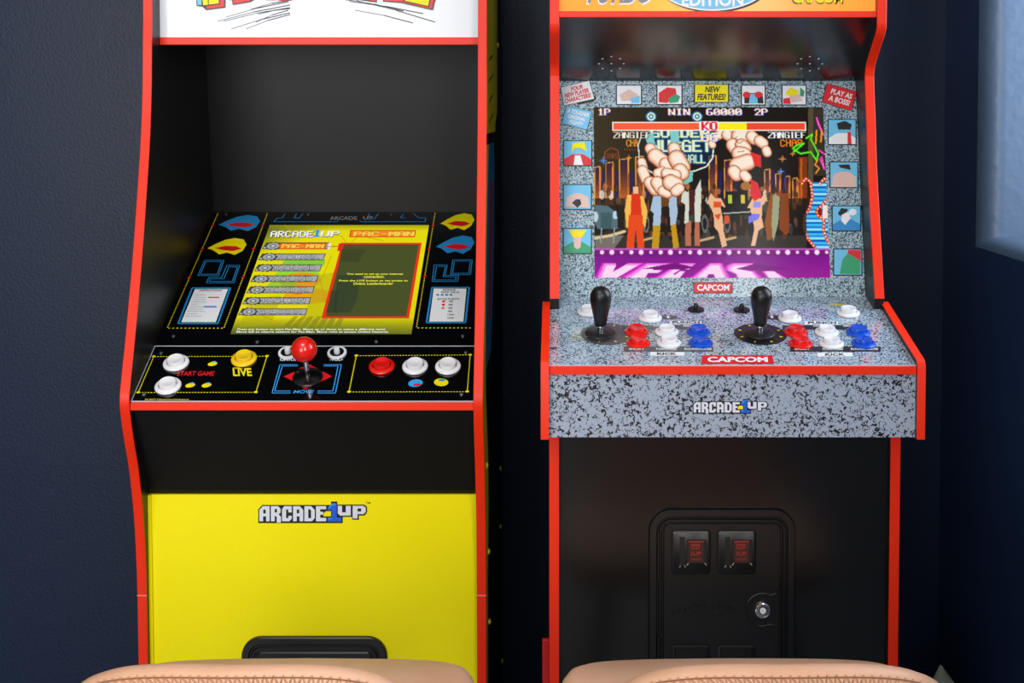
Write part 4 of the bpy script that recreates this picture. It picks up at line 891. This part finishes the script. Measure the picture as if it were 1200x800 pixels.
# bars and writing
def bar(x0, x1, cols):
    c.rect(x0-1.2, 142.6, x1+1.2, 153.2, (250, 250, 240))
    for a, e, cl_ in cols: c.rect(a, 144, e, 151.8, cl_)
bar(718.8, 820, [(718.8, 819, (255, 96, 58))]); bar(842, 943.5, [(842, 875, (255, 240, 20)), (875, 943.5, (238, 74, 44))])
c.rect(820, 141.8, 841.5, 153.6, (250, 245, 235)); c.text('KO', 821.5, 143, 840, 152.5, (225, 20, 60), 1.7)
def gt(s_, x0, y0, x1, y1, cl_=(250, 240, 225), sh=(200, 90, 60), lo=(90, 90, 220)):
    c.text(s_, x0, y0, x1, y1, lo, 1.7, 0, (1, 1)); c.text(s_, x0, y0, x1, y1, sh, 1.7, 0, (-1, 0)); c.text(s_, x0, y0, x1, y1, cl_, 1.6)
gt('1P', 700.5, 127.2, 714.5, 135); gt('NIN', 783, 127.2, 808, 135); gt('60000', 827.5, 127.2, 868.5, 135); gt('2P', 884, 127.2, 899, 135); gt('66', 821.5, 155.5, 840.5, 166, (250, 240, 210), (235, 140, 50))
c.text('ZANGIEF', 718.5, 154.5, 762, 162, (60, 20, 20), 1.7, 0, (1, 1)); c.text('ZANGIEF', 718.5, 154.5, 762, 162, (250, 240, 225), 1.6); c.text('ZANGIEF', 900, 154.5, 943.5, 162, (250, 250, 250), 1.8)
# purple front with bulbs and the city name
for k in range(12):
    y = 291+k*2.9; t = k/11; c.rect(696, y, 974, y+3, (120+int(38*t), 12+int(16*t), 140+int(14*t)))
c.rect(696, 290.5, 974, 293, (190, 90, 190)); c.rect(696, 293, 974, 300, (118, 20, 122))
for k in range(24):
    x = 705.5+k*11.45; r_ = (2.1, 2.6, 1.6)[k % 3]; c.ell(x, 295.5, r_+.8, r_+.8, (240, 120, 230), .8); c.ell(x, 295.5, r_, r_, (255, 235, 250))
LET = [[(706, 308), (722, 308), (716, 319), (737, 308), (756, 308), (722, 326), (697, 326)], [(757, 308), (792, 308), (786, 312.5), (770, 312.5), (764, 316), (778, 316), (772, 320), (757, 320), (752, 326), (726, 326)],
       [(797, 308), (816, 308), (812, 312.5), (798, 312.5), (786, 321), (790, 322), (796, 318), (804, 318), (796, 326), (766, 326)], [(832, 308), (846, 308), (856, 326), (840, 326), (837, 321), (829, 321), (825, 326), (808, 326)],
       [(858, 308), (884, 308), (880, 312), (864, 312.5), (864, 315), (885, 318), (894, 326), (864, 326), (862, 321), (850, 316), (851, 311)], [(893, 318), (908, 318), (922, 326), (900, 326)]]
for P_ in LET:
    c.poly(P_, (235, 60, 215)); cxm = sum(p[0] for p in P_)/len(P_)
    c.poly([(cxm+(x-cxm)*.86, y+.9 if y < 317 else y) for x, y in P_], (250, 140, 235)); c.poly([(cxm+(x-cxm)*.72, y+3 if y < 314 else y) for x, y in P_], (255, 220, 248))
c.poly([(752, 315), (790, 308), (815, 313), (800, 316)], (125, 10, 130)); c.poly([(862, 315), (885, 309), (925, 315), (895, 317)], (125, 10, 130))
a = c.a; ker = a.copy(); ker[1:-1, 1:-1] = a[1:-1, 1:-1]*.6+(a[:-2, 1:-1]+a[2:, 1:-1]+a[1:-1, :-2]+a[1:-1, 2:])*.1; c.a = ker
c.build('screen', RC, 0.0, 'screen_picture', 'lit screen showing a fighting game')

# control deck
DF = Vector((0, 1.5640, 0.8925)); DB = Vector((0, 1.7770, 0.9470))
DK = Frame((AX0+0.0095, DF.y, DF.z), (1, 0, 0), DB-DF); dl = (DB-DF).length; Wd = AX1-AX0-0.019
back_v = DK.px(650, 361)[1]
b = MB()
b.prism(DK, [(0, 0), (Wd, 0), (Wd, back_v), (si1-DK.O.x, back_v), (si1-DK.O.x, dl), (si0-DK.O.x, dl), (si0-DK.O.x, back_v), (0, back_v)], -0.012, 0, 'deck_speckle')
b.fbox(DK, 0.0003, -0.0006, Wd-0.0003, 0.0006, -0.003, 0.0003, 'clear_edge')
def strip(x0, y0, x1, y1, m_, h=G, slant=0): b.ppoly(DK, [(x0+slant, y0), (x1+slant*.0, y0), (x1, y1), (x0, y1)], h, m_)
mat('panel_grey', (92, 92, 92), 0.3)
mat('panel_black', (38, 36, 40), 0.3)
for sx, m_ in ((0, 'panel_grey'), (187, 'panel_black')):
    k = 1 if sx else 0
    strip(730+sx, 381.2, 828+sx+k, 386.4, m_); strip(731+sx+k*8, 406.3, 836+sx+k*9, 412, m_)
    strip(785+sx-29*k, 376.4, 822+sx-26*k, 379.8, 'white_ink') if not k else strip(943, 376.6, 982, 380.6, 'white_ink')
    if k: b.ptext(DK, 'PUNCH', 947, 377.2, 980, 380, 2*G, 'black_ink', bold=0.03); strip(958, 413.4, 999, 417.9, 'white_ink'); b.ptext(DK, 'KICK', 967, 414.2, 990, 417.2, 2*G, 'black_ink', bold=0.03)
    else: b.ptext(DK, 'PUNCH', 788, 376.9, 820, 379.3, 2*G, 'black_ink', bold=0.03); strip(762, 412.6, 802, 417, 'white_ink'); b.ptext(DK, 'KICK', 770, 413.4, 793, 416.3, 2*G, 'black_ink', bold=0.03)
    ox = 8 if k else 0
    b.ptext(DK, 'SHORT', 737+sx+ox-k*1, 408.2, 755+sx+ox-k*1, 410.6, 2*G, 'white_ink', bold=0.02); b.ptext(DK, 'FORWARD', 769+sx+ox, 408.2, 793+sx+ox, 410.6, 2*G, 'white_ink', bold=0.02); b.ptext(DK, 'ROUNDHOUSE', 802+sx+ox, 408.2, 834+sx+ox, 410.6, 2*G, 'white_ink', bold=0.02)
    b.ptext(DK, 'JAB', 737+sx, 381.6, 744+sx, 383.4, 2*G, 'white_ink', bold=0.02); b.ptext(DK, 'STRONG', 766+sx, 381.6, 778+sx, 383.4, 2*G, 'white_ink', bold=0.02); b.ptext(DK, 'FIERCE', 801+sx, 381.6, 812+sx, 383.4, 2*G, 'white_ink', bold=0.02)
    # pill by the start button with a standing-figure mark
    x0, x1 = (768, 794) if not k else (897, 918)
    p0 = DK.px(x0, 372); p1 = DK.px(x1, 372); r_ = 0.0065
    b.poly(DK, rrect(p0[0], p0[1]-r_, p1[0], p0[1]+r_, r_), G, m_)
    q = DK.px(783 if not k else 904.5, 372); b.ell(DK, (q[0], q[1]+.0035), .0012, .0013, 2*G, 'white_ink', 10); b.poly(DK, [(q[0]-.003, q[1]+.0005), (q[0]-.0012, q[1]+.002), (q[0]+.0012, q[1]+.002), (q[0]+.003, q[1]+.0005), (q[0]+.0012, q[1]-.0005), (q[0]+.0014, q[1]-.004), (q[0]-.0014, q[1]-.004), (q[0]-.0012, q[1]-.0005)], 2*G, 'white_ink')
for cx_, m_, n_ in ((711, 'panel_grey', 0), (891, 'panel_black', 1)):
    q = DK.px(cx_, 391.5); r_ = 0.034
    b.ell(DK, q, r_, r_*1.0, G, m_, 40)
    if not n_: b.poly(DK, [(q[0], q[1]+.012), (q[0]+.05, q[1]+.012), (q[0]+.05, q[1]-.014), (q[0], q[1]-.014)], G*1.5, m_)
    for i in range(8):
        a_ = i*math.pi/4+.39; b.poly(DK, [(q[0]+r_*.90*math.cos(a_), q[1]+r_*.90*math.sin(a_)), (q[0]+r_*.76*math.cos(a_+.07), q[1]+r_*.76*math.sin(a_+.07)), (q[0]+r_*.76*math.cos(a_-.07), q[1]+r_*.76*math.sin(a_-.07))], 3*G, 'yellow_ink')
b.ppoly(DK, [(823, 416.4), (905, 416.4), (907, 426.6), (821.5, 426.6)], G, 'red_ink'); b.ptext(DK, 'CAPCOM', 829, 418.6, 900, 424.8, 2*G, 'white_ink', bold=0.04)
b.ptext(DK, 'TURBO', 972, 356, 992, 358.2, G, 'yellow_ink', bold=0.03, shear=.3)
for q in ((650, 377), (650, 408.5), (1041, 370), (1058, 411)): screw(b, DK, *q, r=0.0034)
b.build('control_deck', RC, 'grey speckled control deck')
for x, y, cname in [(690, 366.5, 'white'), (762, 373.3, 'white'), (746, 390, 'red'), (781.5, 390, 'white'), (818.5, 390, 'blue'), (748, 402.8, 'red'), (784, 402.8, 'white'), (821, 402.8, 'blue'),
                    (925.5, 373.8, 'white'), (994, 367.6, 'white'), (932.8, 390.4, 'red'), (969, 390.4, 'white'), (1005.5, 390.4, 'blue'), (938.3, 403.6, 'red'), (974.5, 403.8, 'white'), (1012, 403.6, 'blue')]:
    button(RC, DK, x, y, cname, 0.0152, cname+' push button')
for x, y in ((815.5, 363.2), (869, 363.6)):
    u_, v_ = DK.px(x, y); M = DK.mat(u_, v_, G)
    q = MB(); q.lathe(M, [(0.0115, 0), (0.0112, 0.0012), (0.0095, 0.0016), (0.0001, 0.001)], 'black_plastic', 28, cap=False); o = q.build('toggle_switch', RC, 'black toggle switch')
    q = MB(); q.lathe(M, [(0.0036, 0.0008), (0.0034, 0.0075), (0.0024, 0.009), (0.0001, 0.0093)], 'black_plastic', 16, cap=False); q.build('toggle', o)
joystick(RC, DK, 703.5, 395, False, 0.0198, 'left joystick with a black bat knob'); joystick(RC, DK, 890, 395, False, 0.0198, 'right joystick with a black bat knob')
# box front
b = MB(); b.box((AX0+0.0095, 1.5615, 0.8815), (AX1-0.0095, 1.568, 0.8918), 'red_trim'); b.build('deck_strip', RC, 'red strip along the deck edge', bevel=0.0006)
BF = Frame((AX0+0.0095, 1.5660, 0.8025), (1, 0, 0), (0, 0, 1))
b = MB(); b.fbox(BF, 0, 0, Wd, 0.0790, -0.012, 0, 'box_speckle')
logo(b, BF, lambda x, y: (812.8+(x-105)*0.0917, 470.9+(y-95)*0.0917), 0.0004)
b.build('deck_front', RC, 'speckled front of the control box')
b = MB(); b.box((AX0+0.0095, 1.568, 0.8020), (AX1-0.0095, 1.74, 0.8060), 'black_laminate'); b.build('deck_bottom', RC)
for x0 in (AX0, AX1-0.0095):
    pr = [(1.7400, 0.9440), (1.5640, 0.8985), (1.5600, 0.8950), (1.5585, 0.8900), (1.5585, 0.8020)]
    b = MB(); side_panel(b, x0, x0+0.0095, [(y+0.0005, z-0.0005) for y, z in pr], 1.74, 'black_laminate'); b.build('arm_panel', RC)
    b = MB(); n = len(pr); v = []
    for (y, z), (dy, dz) in zip(pr, ((-.0004, .0016), (-.0006, .0016), (-.0014, .0010), (-.0018, .0003), (-.0018, 0))):
        v += [(x0-.0003, y, z), (x0-.0003, y+dy, z+dz), (x0+.0098, y+dy, z+dz), (x0+.0098, y, z)]
    f = [(j*4+i, (j+1)*4+i, (j+1)*4+(i+1) % 4, j*4+(i+1) % 4) for j in range(n-1) for i in range(4)]+[(0, 1, 2, 3), (n*4-1, n*4-2, n*4-3, n*4-4)]
    b.add(v, f, 'red_trim'); b.build('arm_trim', RC)
# lower black panel, coin door
PF = Frame((si0, 1.647, 0), (1, 0, 0), (0, 0, 1))
b = MB(); b.fbox(PF, 0, 0, Ws, 0.8015, -0.010, 0, 'black_satin'); b.build('lower_panel', RC, 'glossy black lower panel')
b = MB(); a = PF.px(760, 594.5); d = PF.px(932, 594.5); rc = (a[0], a[1]-0.285, d[0], a[1])
relief(b, PF, rc, 0.030, [(0, 0), (0.0003, 0.004), (0.0015, 0.0055), (0.0100, 0.0055), (0.0115, 0.0035), (0.0128, 0.0035), (0.0142, 0.0060), (0.0162, 0.0060), (0.0176, 0.0036), (0.0190, 0.0036), (0.0202, 0.0052)], 'black_plastic')
cd = b.build('coin_door', RC, 'black coin door')
CF = Frame(PF.pt(0, 0, 0.0052), PF.U, PF.V)
for x0 in (786.8, 840):
    p0 = CF.px(x0, 672); p1 = CF.px(x0+46, 620.5); b = MB()
    relief(b, CF, (p0[0], p0[1], p1[0], p1[1]), 0.005, [(0, 0), (0.0005, 0.0028), (0.002, 0.0038)], 'black_plastic')
    W2 = Frame(CF.pt(0, 0, 0.0040), CF.U, CF.V); x = x0-786.8
    b.ppoly(W2, rq(796.5+x, 629, 802.5+x, 661), 0.0001, 'deep_black'); b.ppoly(W2, rq(804.5+x, 632, 828+x, 660), 0.0001, 'deep_black')
    b.ppoly(W2, [(795.5+x, 664.8), (797+x, 661.5), (801.5+x, 661.5), (803+x, 664.8)], 0.0002, 'steel') if False else None
    for q in ([(795.5, 664.5), (797, 661.8), (798.2, 662.2), (796.6, 665)], [(801.3, 662.2), (802.4, 661.8), (804, 664.5), (802.9, 665)], [(804, 662.2), (806, 659.2), (807.4, 659.6), (805.4, 662.4)], [(825.3, 659.8), (826.5, 659.3), (828.5, 661.9), (827.4, 662.4)]):
        b.ppoly(W2, [(a_+x, c_) for a_, c_ in q], 0.0003, 'chrome')
    o = b.build('coin_slot', cd, 'coin slot plate with a red window')
o_list = []
for x0 in (786.8, 840):
    x = x0-786.8; b = MB(); b.ppoly(W2, rq(807+x, 634, 824.5+x, 658.5), 0.0003, 'lamp_red'); b.ppoly(W2, rq(807+x, 633.6, 824.5+x, 635), 0.0005, 'lamp_red_text')
    b.ptext(W2, 'FREE', 810+x, 637, 820.5+x, 639.8, 0.0005, 'lamp_red_text', bold=0.03); b.ptext(W2, 'PLAY', 810+x, 640.6, 820.5+x, 643.2, 0.0005, 'lamp_red_text', bold=0.03)
    b.ptext(W2, '1UP', 810+x, 646, 821.5+x, 650.6, 0.0005, 'lamp_red_text', bold=0.02); b.ptext(W2, 'CREDIT', 810+x, 653.8, 821.5+x, 656, 0.0005, 'lamp_red_text', bold=0.01)
    b.build('coin_window', cd, 'red lit window')
for x0 in (786.8, 840):
    b = MB(); p0 = CF.px(x0, 800); p1 = CF.px(x0+45, 755); relief(b, CF, (p0[0], p0[1], p1[0], p1[1]), 0.004, [(0, 0), (0.0004, 0.003), (0.002, 0.0036), (0.004, 0.0036), (0.005, 0.001)], 'black_plastic'); b.build('coin_return', cd)
b = MB(); logo(b, CF, lambda x, y: (787+(x-105)*0.0825, 707.5+(y-95)*0.0825), 0.0006, mono='black_satin'); b.build('raised_logo', cd)
for y0, y1 in ((623, 678), (746, 800)):
    b = MB(); p0 = CF.px(771.8, y0); p1 = CF.px(771.8, y1); b.tube([CF.pt(p0[0], p0[1], 0.001), CF.pt(p1[0], p1[1], 0.001)], 0.0021, 'black_plastic', 12); b.build('hinge', cd)
LK = CF.px(893.5, 714)
b = MB()
arc = []
for i in range(40):
    a_ = R(62+ (298-62)*i/39); arc.append((LK[0]+0.0215*math.cos(a_), LK[1]+0.0215*math.sin(a_)))
pts = [(CF.px(914.5, 600)[0]-.0, arc[0][1]+.03)]
gx = CF.px(914.5, 600)[0]
curve = [(gx, arc[0][1]+.030), (gx-.0008, arc[0][1]+.012), (gx-.004, arc[0][1]+.003)]+arc+[(gx-.004, arc[-1][1]-.003), (gx-.0008, arc[-1][1]-.012), (gx, arc[-1][1]-.05)]
b.tube([CF.pt(u_, v_, 0.0004) for u_, v_ in curve], 0.0009, 'black_plastic', 8); b.build('lock_surround', cd)
b = MB(); M = CF.mat(LK[0], LK[1], 0)
b.lathe(M, [(0.0112, 0), (0.0112, 0.002), (0.0100, 0.0042), (0.0088, 0.0046), (0.0086, 0.0036), (0.0001, 0.0036)], 'chrome', 36, cap=False)
b.lathe(M, [(0.0040, 0.0036), (0.0040, 0.0050), (0.0001, 0.0050)], 'white_plastic', 24, cap=False); b.lathe(M, [(0.0054, 0.0037), (0.0054, 0.0039), (0.0042, 0.0039)], 'deep_black', 24, cap=False)
b.build('lock', cd, 'chrome barrel lock')

# ================================================================== leather stools
def superloop(w, d, n, k=72):
    out = []
    for i in range(k):
        a = 2*math.pi*i/k; ca, sa = math.cos(a), math.sin(a)
        out.append((w/2*abs(ca)**(2/n)*(1 if ca >= 0 else -1), d/2*abs(sa)**(2/n)*(1 if sa >= 0 else -1)))
    return out
def pad(b, w, d, n, th, warp, m, rnd=0.012):
    """a thick rounded pad with footprint (w, d); warp(s, t, h) places it"""
    prof = [(0.30, 0), (0.75, 0)]
    steps = []
    steps.append((rnd*6, -th/2)); 
    for i in range(7):
        a = -math.pi/2+math.pi*i/6*1.0
        steps.append((rnd*(1-math.cos(a)), th/2*math.sin(a)))
    steps.append((rnd*6, th/2))
    K_ = 72; v = []; f = []
    for ins, h in steps:
        for (x, y) in superloop(w-2*ins, d-2*ins, n, K_): v.append(warp(x, y, h))
    L_ = len(steps)
    for j in range(L_-1):
        for i in range(K_): f.append((j*K_+i, j*K_+(i+1) % K_, (j+1)*K_+(i+1) % K_, (j+1)*K_+i))
    for sgn, base in ((-1, 0), (1, (L_-1)*K_)):
        prev = base; ins = rnd*6
        for q in (0.75, 0.5, 0.25):
            k0 = len(v)
            for (x, y) in superloop((w-2*ins)*q, (d-2*ins)*q, n, K_): v.append(warp(x, y, sgn*th/2))
            for i in range(K_):
                a_, c_ = i, (i+1) % K_
                f.append((prev+a_, prev+c_, k0+c_, k0+a_) if sgn > 0 else (prev+c_, prev+a_, k0+a_, k0+c_))
            prev = k0
        k0 = len(v); v.append(warp(0, 0, sgn*th/2))
        for i in range(K_): f.append((prev+i, prev+(i+1) % K_, k0) if sgn > 0 else (prev+(i+1) % K_, prev+i, k0))
    b.add(v, f, m, True)
SEATW, SEATD = 0.405, 0.37
def seat_warp(s, t, h):
    z = 0.548+h+0.010*(s/0.2)**2*0-0.018*max(0, (t-0.08)/0.105)**2+0.004*math.cos(s*7)
    return Vector((s, t-0.02, z))
def back_warp(s, t, h):
    Rb = 0.46; a = s/Rb
    y = -0.165-0.20*(t)-Rb*(math.cos(a)-1)*1.0; rr_ = h
    lean = 0.22
    return Vector(((Rb-h)*math.sin(a), -0.185-lean*t+Rb-(Rb-h)*math.cos(a) if False else -0.185-lean*t+(Rb-(Rb-h)*math.cos(a)), 0.6200+t))
def make_stool():
    t = thing('bar_stool', 'tan leather stool', 'stool', (0, 0, 0))
    b = MB(); pad(b, SEATW, SEATD, 6.0, 0.046, seat_warp, 'tan_leather', 0.016); seat = b.build('seat', t)
    b = MB(); lp = superloop(SEATW-0.012, SEATD-0.012, 6.0, 220)
    for i in range(0, 220):
        (x, y), (x2, y2) = lp[i], lp[(i+1) % 220]
        p = seat_warp(x*1.018, y*1.018, -0.008); q = seat_warp(x2*0.992, y2*0.992, 0.0155); b.tube([p, (p+q)/2+Vector((x, y, 0)).normalized()*0.004+Vector((0, 0, .0015)), q], 0.0008, 'thread', 5)
    b.build('stitching', seat)
    BW, BH = 0.335, 0.175
    b = MB(); pad(b, BW, BH, 2.9, 0.034, back_warp, 'tan_leather', 0.014); back = b.build('backrest', t)
    b = MB(); lp = superloop(BW-0.026, BH-0.026, 2.9, 200); lq = superloop(BW-0.008, BH-0.008, 2.9, 200); 
    pts = []
    acc = 0
    N_ = 104
    # even arc-length zigzag near the rim on the outer face
    def even(lp_, n):
        d = [0]
        for i in range(1, len(lp_)+1): d.append(d[-1]+math.dist(lp_[i % len(lp_)], lp_[i-1]))
        L_ = d[-1]; o = []
        for k in range(n):
            tt = L_*k/n; i = 0
            while d[i+1] < tt: i += 1
            r_ = (tt-d[i])/(d[i+1]-d[i]+1e-9); A = lp_[i % len(lp_)]; B = lp_[(i+1) % len(lp_)]; o.append((A[0]+(B[0]-A[0])*r_, A[1]+(B[1]-A[1])*r_))
        return o
    inn = even(lp, N_); out_ = even(lq, N_)
    for k in range(N_):
        A = back_warp(*out_[k], -0.0125); B = back_warp(*inn[k], -0.0172); C_ = back_warp(*out_[(k+1) % N_], -0.0125)
        for u_, w_ in ((A, B), (B, C_)):
            if (u_-w_).length < 0.03: b.tube([u_, (u_+w_)/2+Vector((0, -.0006, .0004)), w_], 0.0009, 'back_thread', 5)
    ring_ = [back_warp(x, y, -0.0140) for x, y in even(superloop(BW-0.011, BH-0.011, 2.9, 200), 160)]
    b.tube(ring_, 0.0007, 'seam', 5, closed=True)
    b.build('stitching', back)
    for sx in (-1, 1):
        b = MB(); b.tube([(sx*0.13, -0.05, 0.522), (sx*0.13, -0.16, 0.522), (sx*0.13, -0.186, 0.535), (sx*0.13, -0.178, 0.60)], 0.008, 'black_metal', 10); b.build('back_bracket', t)
        for sy in (-1, 1):
            b = MB(); b.tube([(sx*0.12, sy*0.11, 0.528), (sx*0.205, sy*0.19, 0.004)], [0.011, 0.009], 'black_metal', 12); b.box((sx*0.205-.011, sy*.19-.011, 0), (sx*.205+.011, sy*.19+.011, .006), 'black_metal'); b.build('leg', t)
    b = MB(); q = [(-.18, -.17), (.18, -.17), (.18, .17), (-.18, .17)]
    b.tube([(x, y, 0.19) for x, y in q], 0.008, 'black_metal', 10, closed=True); b.build('footrest', t)
    b = MB(); b.box((-0.14, -0.13, 0.515), (0.14, 0.13, 0.527), 'black_metal'); b.build('seat_plate', t)
    return t
mat('seam', (150, 98, 66), 0.7)
st = make_stool()
def copy_tree(o, parent=None):
    c_ = o.copy(); COL.objects.link(c_)
    if parent: c_.parent = parent
    for ch in [x for x in bpy.data.objects if x.parent == o]: copy_tree(ch, c_)
    return c_
st2 = copy_tree(st)
st.location = (-0.295, 1.330, 0); st.rotation_euler = (0, 0, R(0.0)); st['label'] = 'tan leather stool in front of the yellow-panelled cabinet'
st2.location = (0.203, 1.330, 0); st2.rotation_euler = (0, 0, R(0.5)); st2['label'] = 'tan leather stool in front of the grey speckled control deck cabinet'
for o in (st, st2): o['group'] = 'tan leather stools'

# ================================================================== plant between cabinet and window wall
PX, PY = 0.575, 1.86
pl = thing('potted_plant', 'grey-green pointed leaf of a plant by the window wall', 'plant', (PX, PY, 0))
b = MB(); b.lathe(Matrix.Translation((PX, PY, 0)), [(0.055, 0), (0.060, 0.004), (0.075, 0.13), (0.078, 0.135), (0.072, 0.135), (0.069, 0.120), (0.0001, 0.118)], 'pot_grey', 36, cap=False)
b.add([(PX+.055*math.cos(i*math.pi/12), PY+.055*math.sin(i*math.pi/12), 0.0005) for i in range(24)], [tuple(range(23, -1, -1))], 'pot_grey'); b.build('pot', pl)
b = MB(); b.lathe(Matrix.Translation((PX, PY, 0)), [(0.0690, 0.1205), (0.04, 0.124), (0.0001, 0.126)], 'soil', 24, cap=False); b.build('soil', pl)
tip = P(1104.5, 780.5, 1.84)
def leaf(base, tip_, w, face):
    b = MB(); base = Vector(base); tip_ = Vector(tip_); n = 16; v = []; ax = Vector((math.cos(face), math.sin(face), 0)); nm = Vector((-ax.y, ax.x, 0))
    for i in range(n+1):
        t = i/n; c_ = base.lerp(tip_, t)+nm*0.012*math.sin(t*math.pi); ww = w*(0.55+0.75*math.sin(min(t*1.15, 1)*math.pi*0.62))*(1-max(0, (t-0.55)/0.45)**1.7)+0.0008
        for k in range(7):
            s_ = (k-3)/3; v.append(c_+ax*ww*s_+nm*(0.006*s_*s_-0.0012))
        for k in range(6, -1, -1):
            s_ = (k-3)/3; v.append(c_+ax*ww*s_*.98+nm*(0.006*s_*s_+0.0012))
    f = [(i*14+k, i*14+(k+1) % 14, (i+1)*14+(k+1) % 14, (i+1)*14+k) for i in range(n) for k in range(14)]
    f += [tuple(range(13, -1, -1)), tuple(n*14+k for k in range(14))]
    b.add(v, f, 'leaf', True); b.build('leaf', pl)
leaf((PX+0.035, PY-0.005, 0.118), tip, 0.036, 0.15)
for dx, dy, hh, lx, ly, fa in ((0.02, 0.02, 0.34, 0.055, 0.05, 1.0), (-0.02, 0.025, 0.36, -0.045, 0.07, 2.0), (0.03, -0.02, 0.30, 0.075, -0.05, 0.6), (-0.03, -0.01, 0.28, -0.07, -0.03, 2.6), (0.0, 0.035, 0.35, 0.0, 0.10, 0.0)):
    leaf((PX+dx, PY+dy, 0.118), (PX+lx, PY+ly, 0.118+(hh-0.1)*0.55), 0.020, fa)
# baseboards
b = MB(); b.box((XLW, YB-0.016, 0), (XR, YB, 0.11), 'navy_lit_gloss'); struct(b.build('baseboard_back', bevel=0.003))
b = MB(); b.box((XR-0.016, YF, 0), (XR, YB-0.016, 0.11), 'navy_lit_gloss'); struct(b.build('baseboard_right', bevel=0.003))
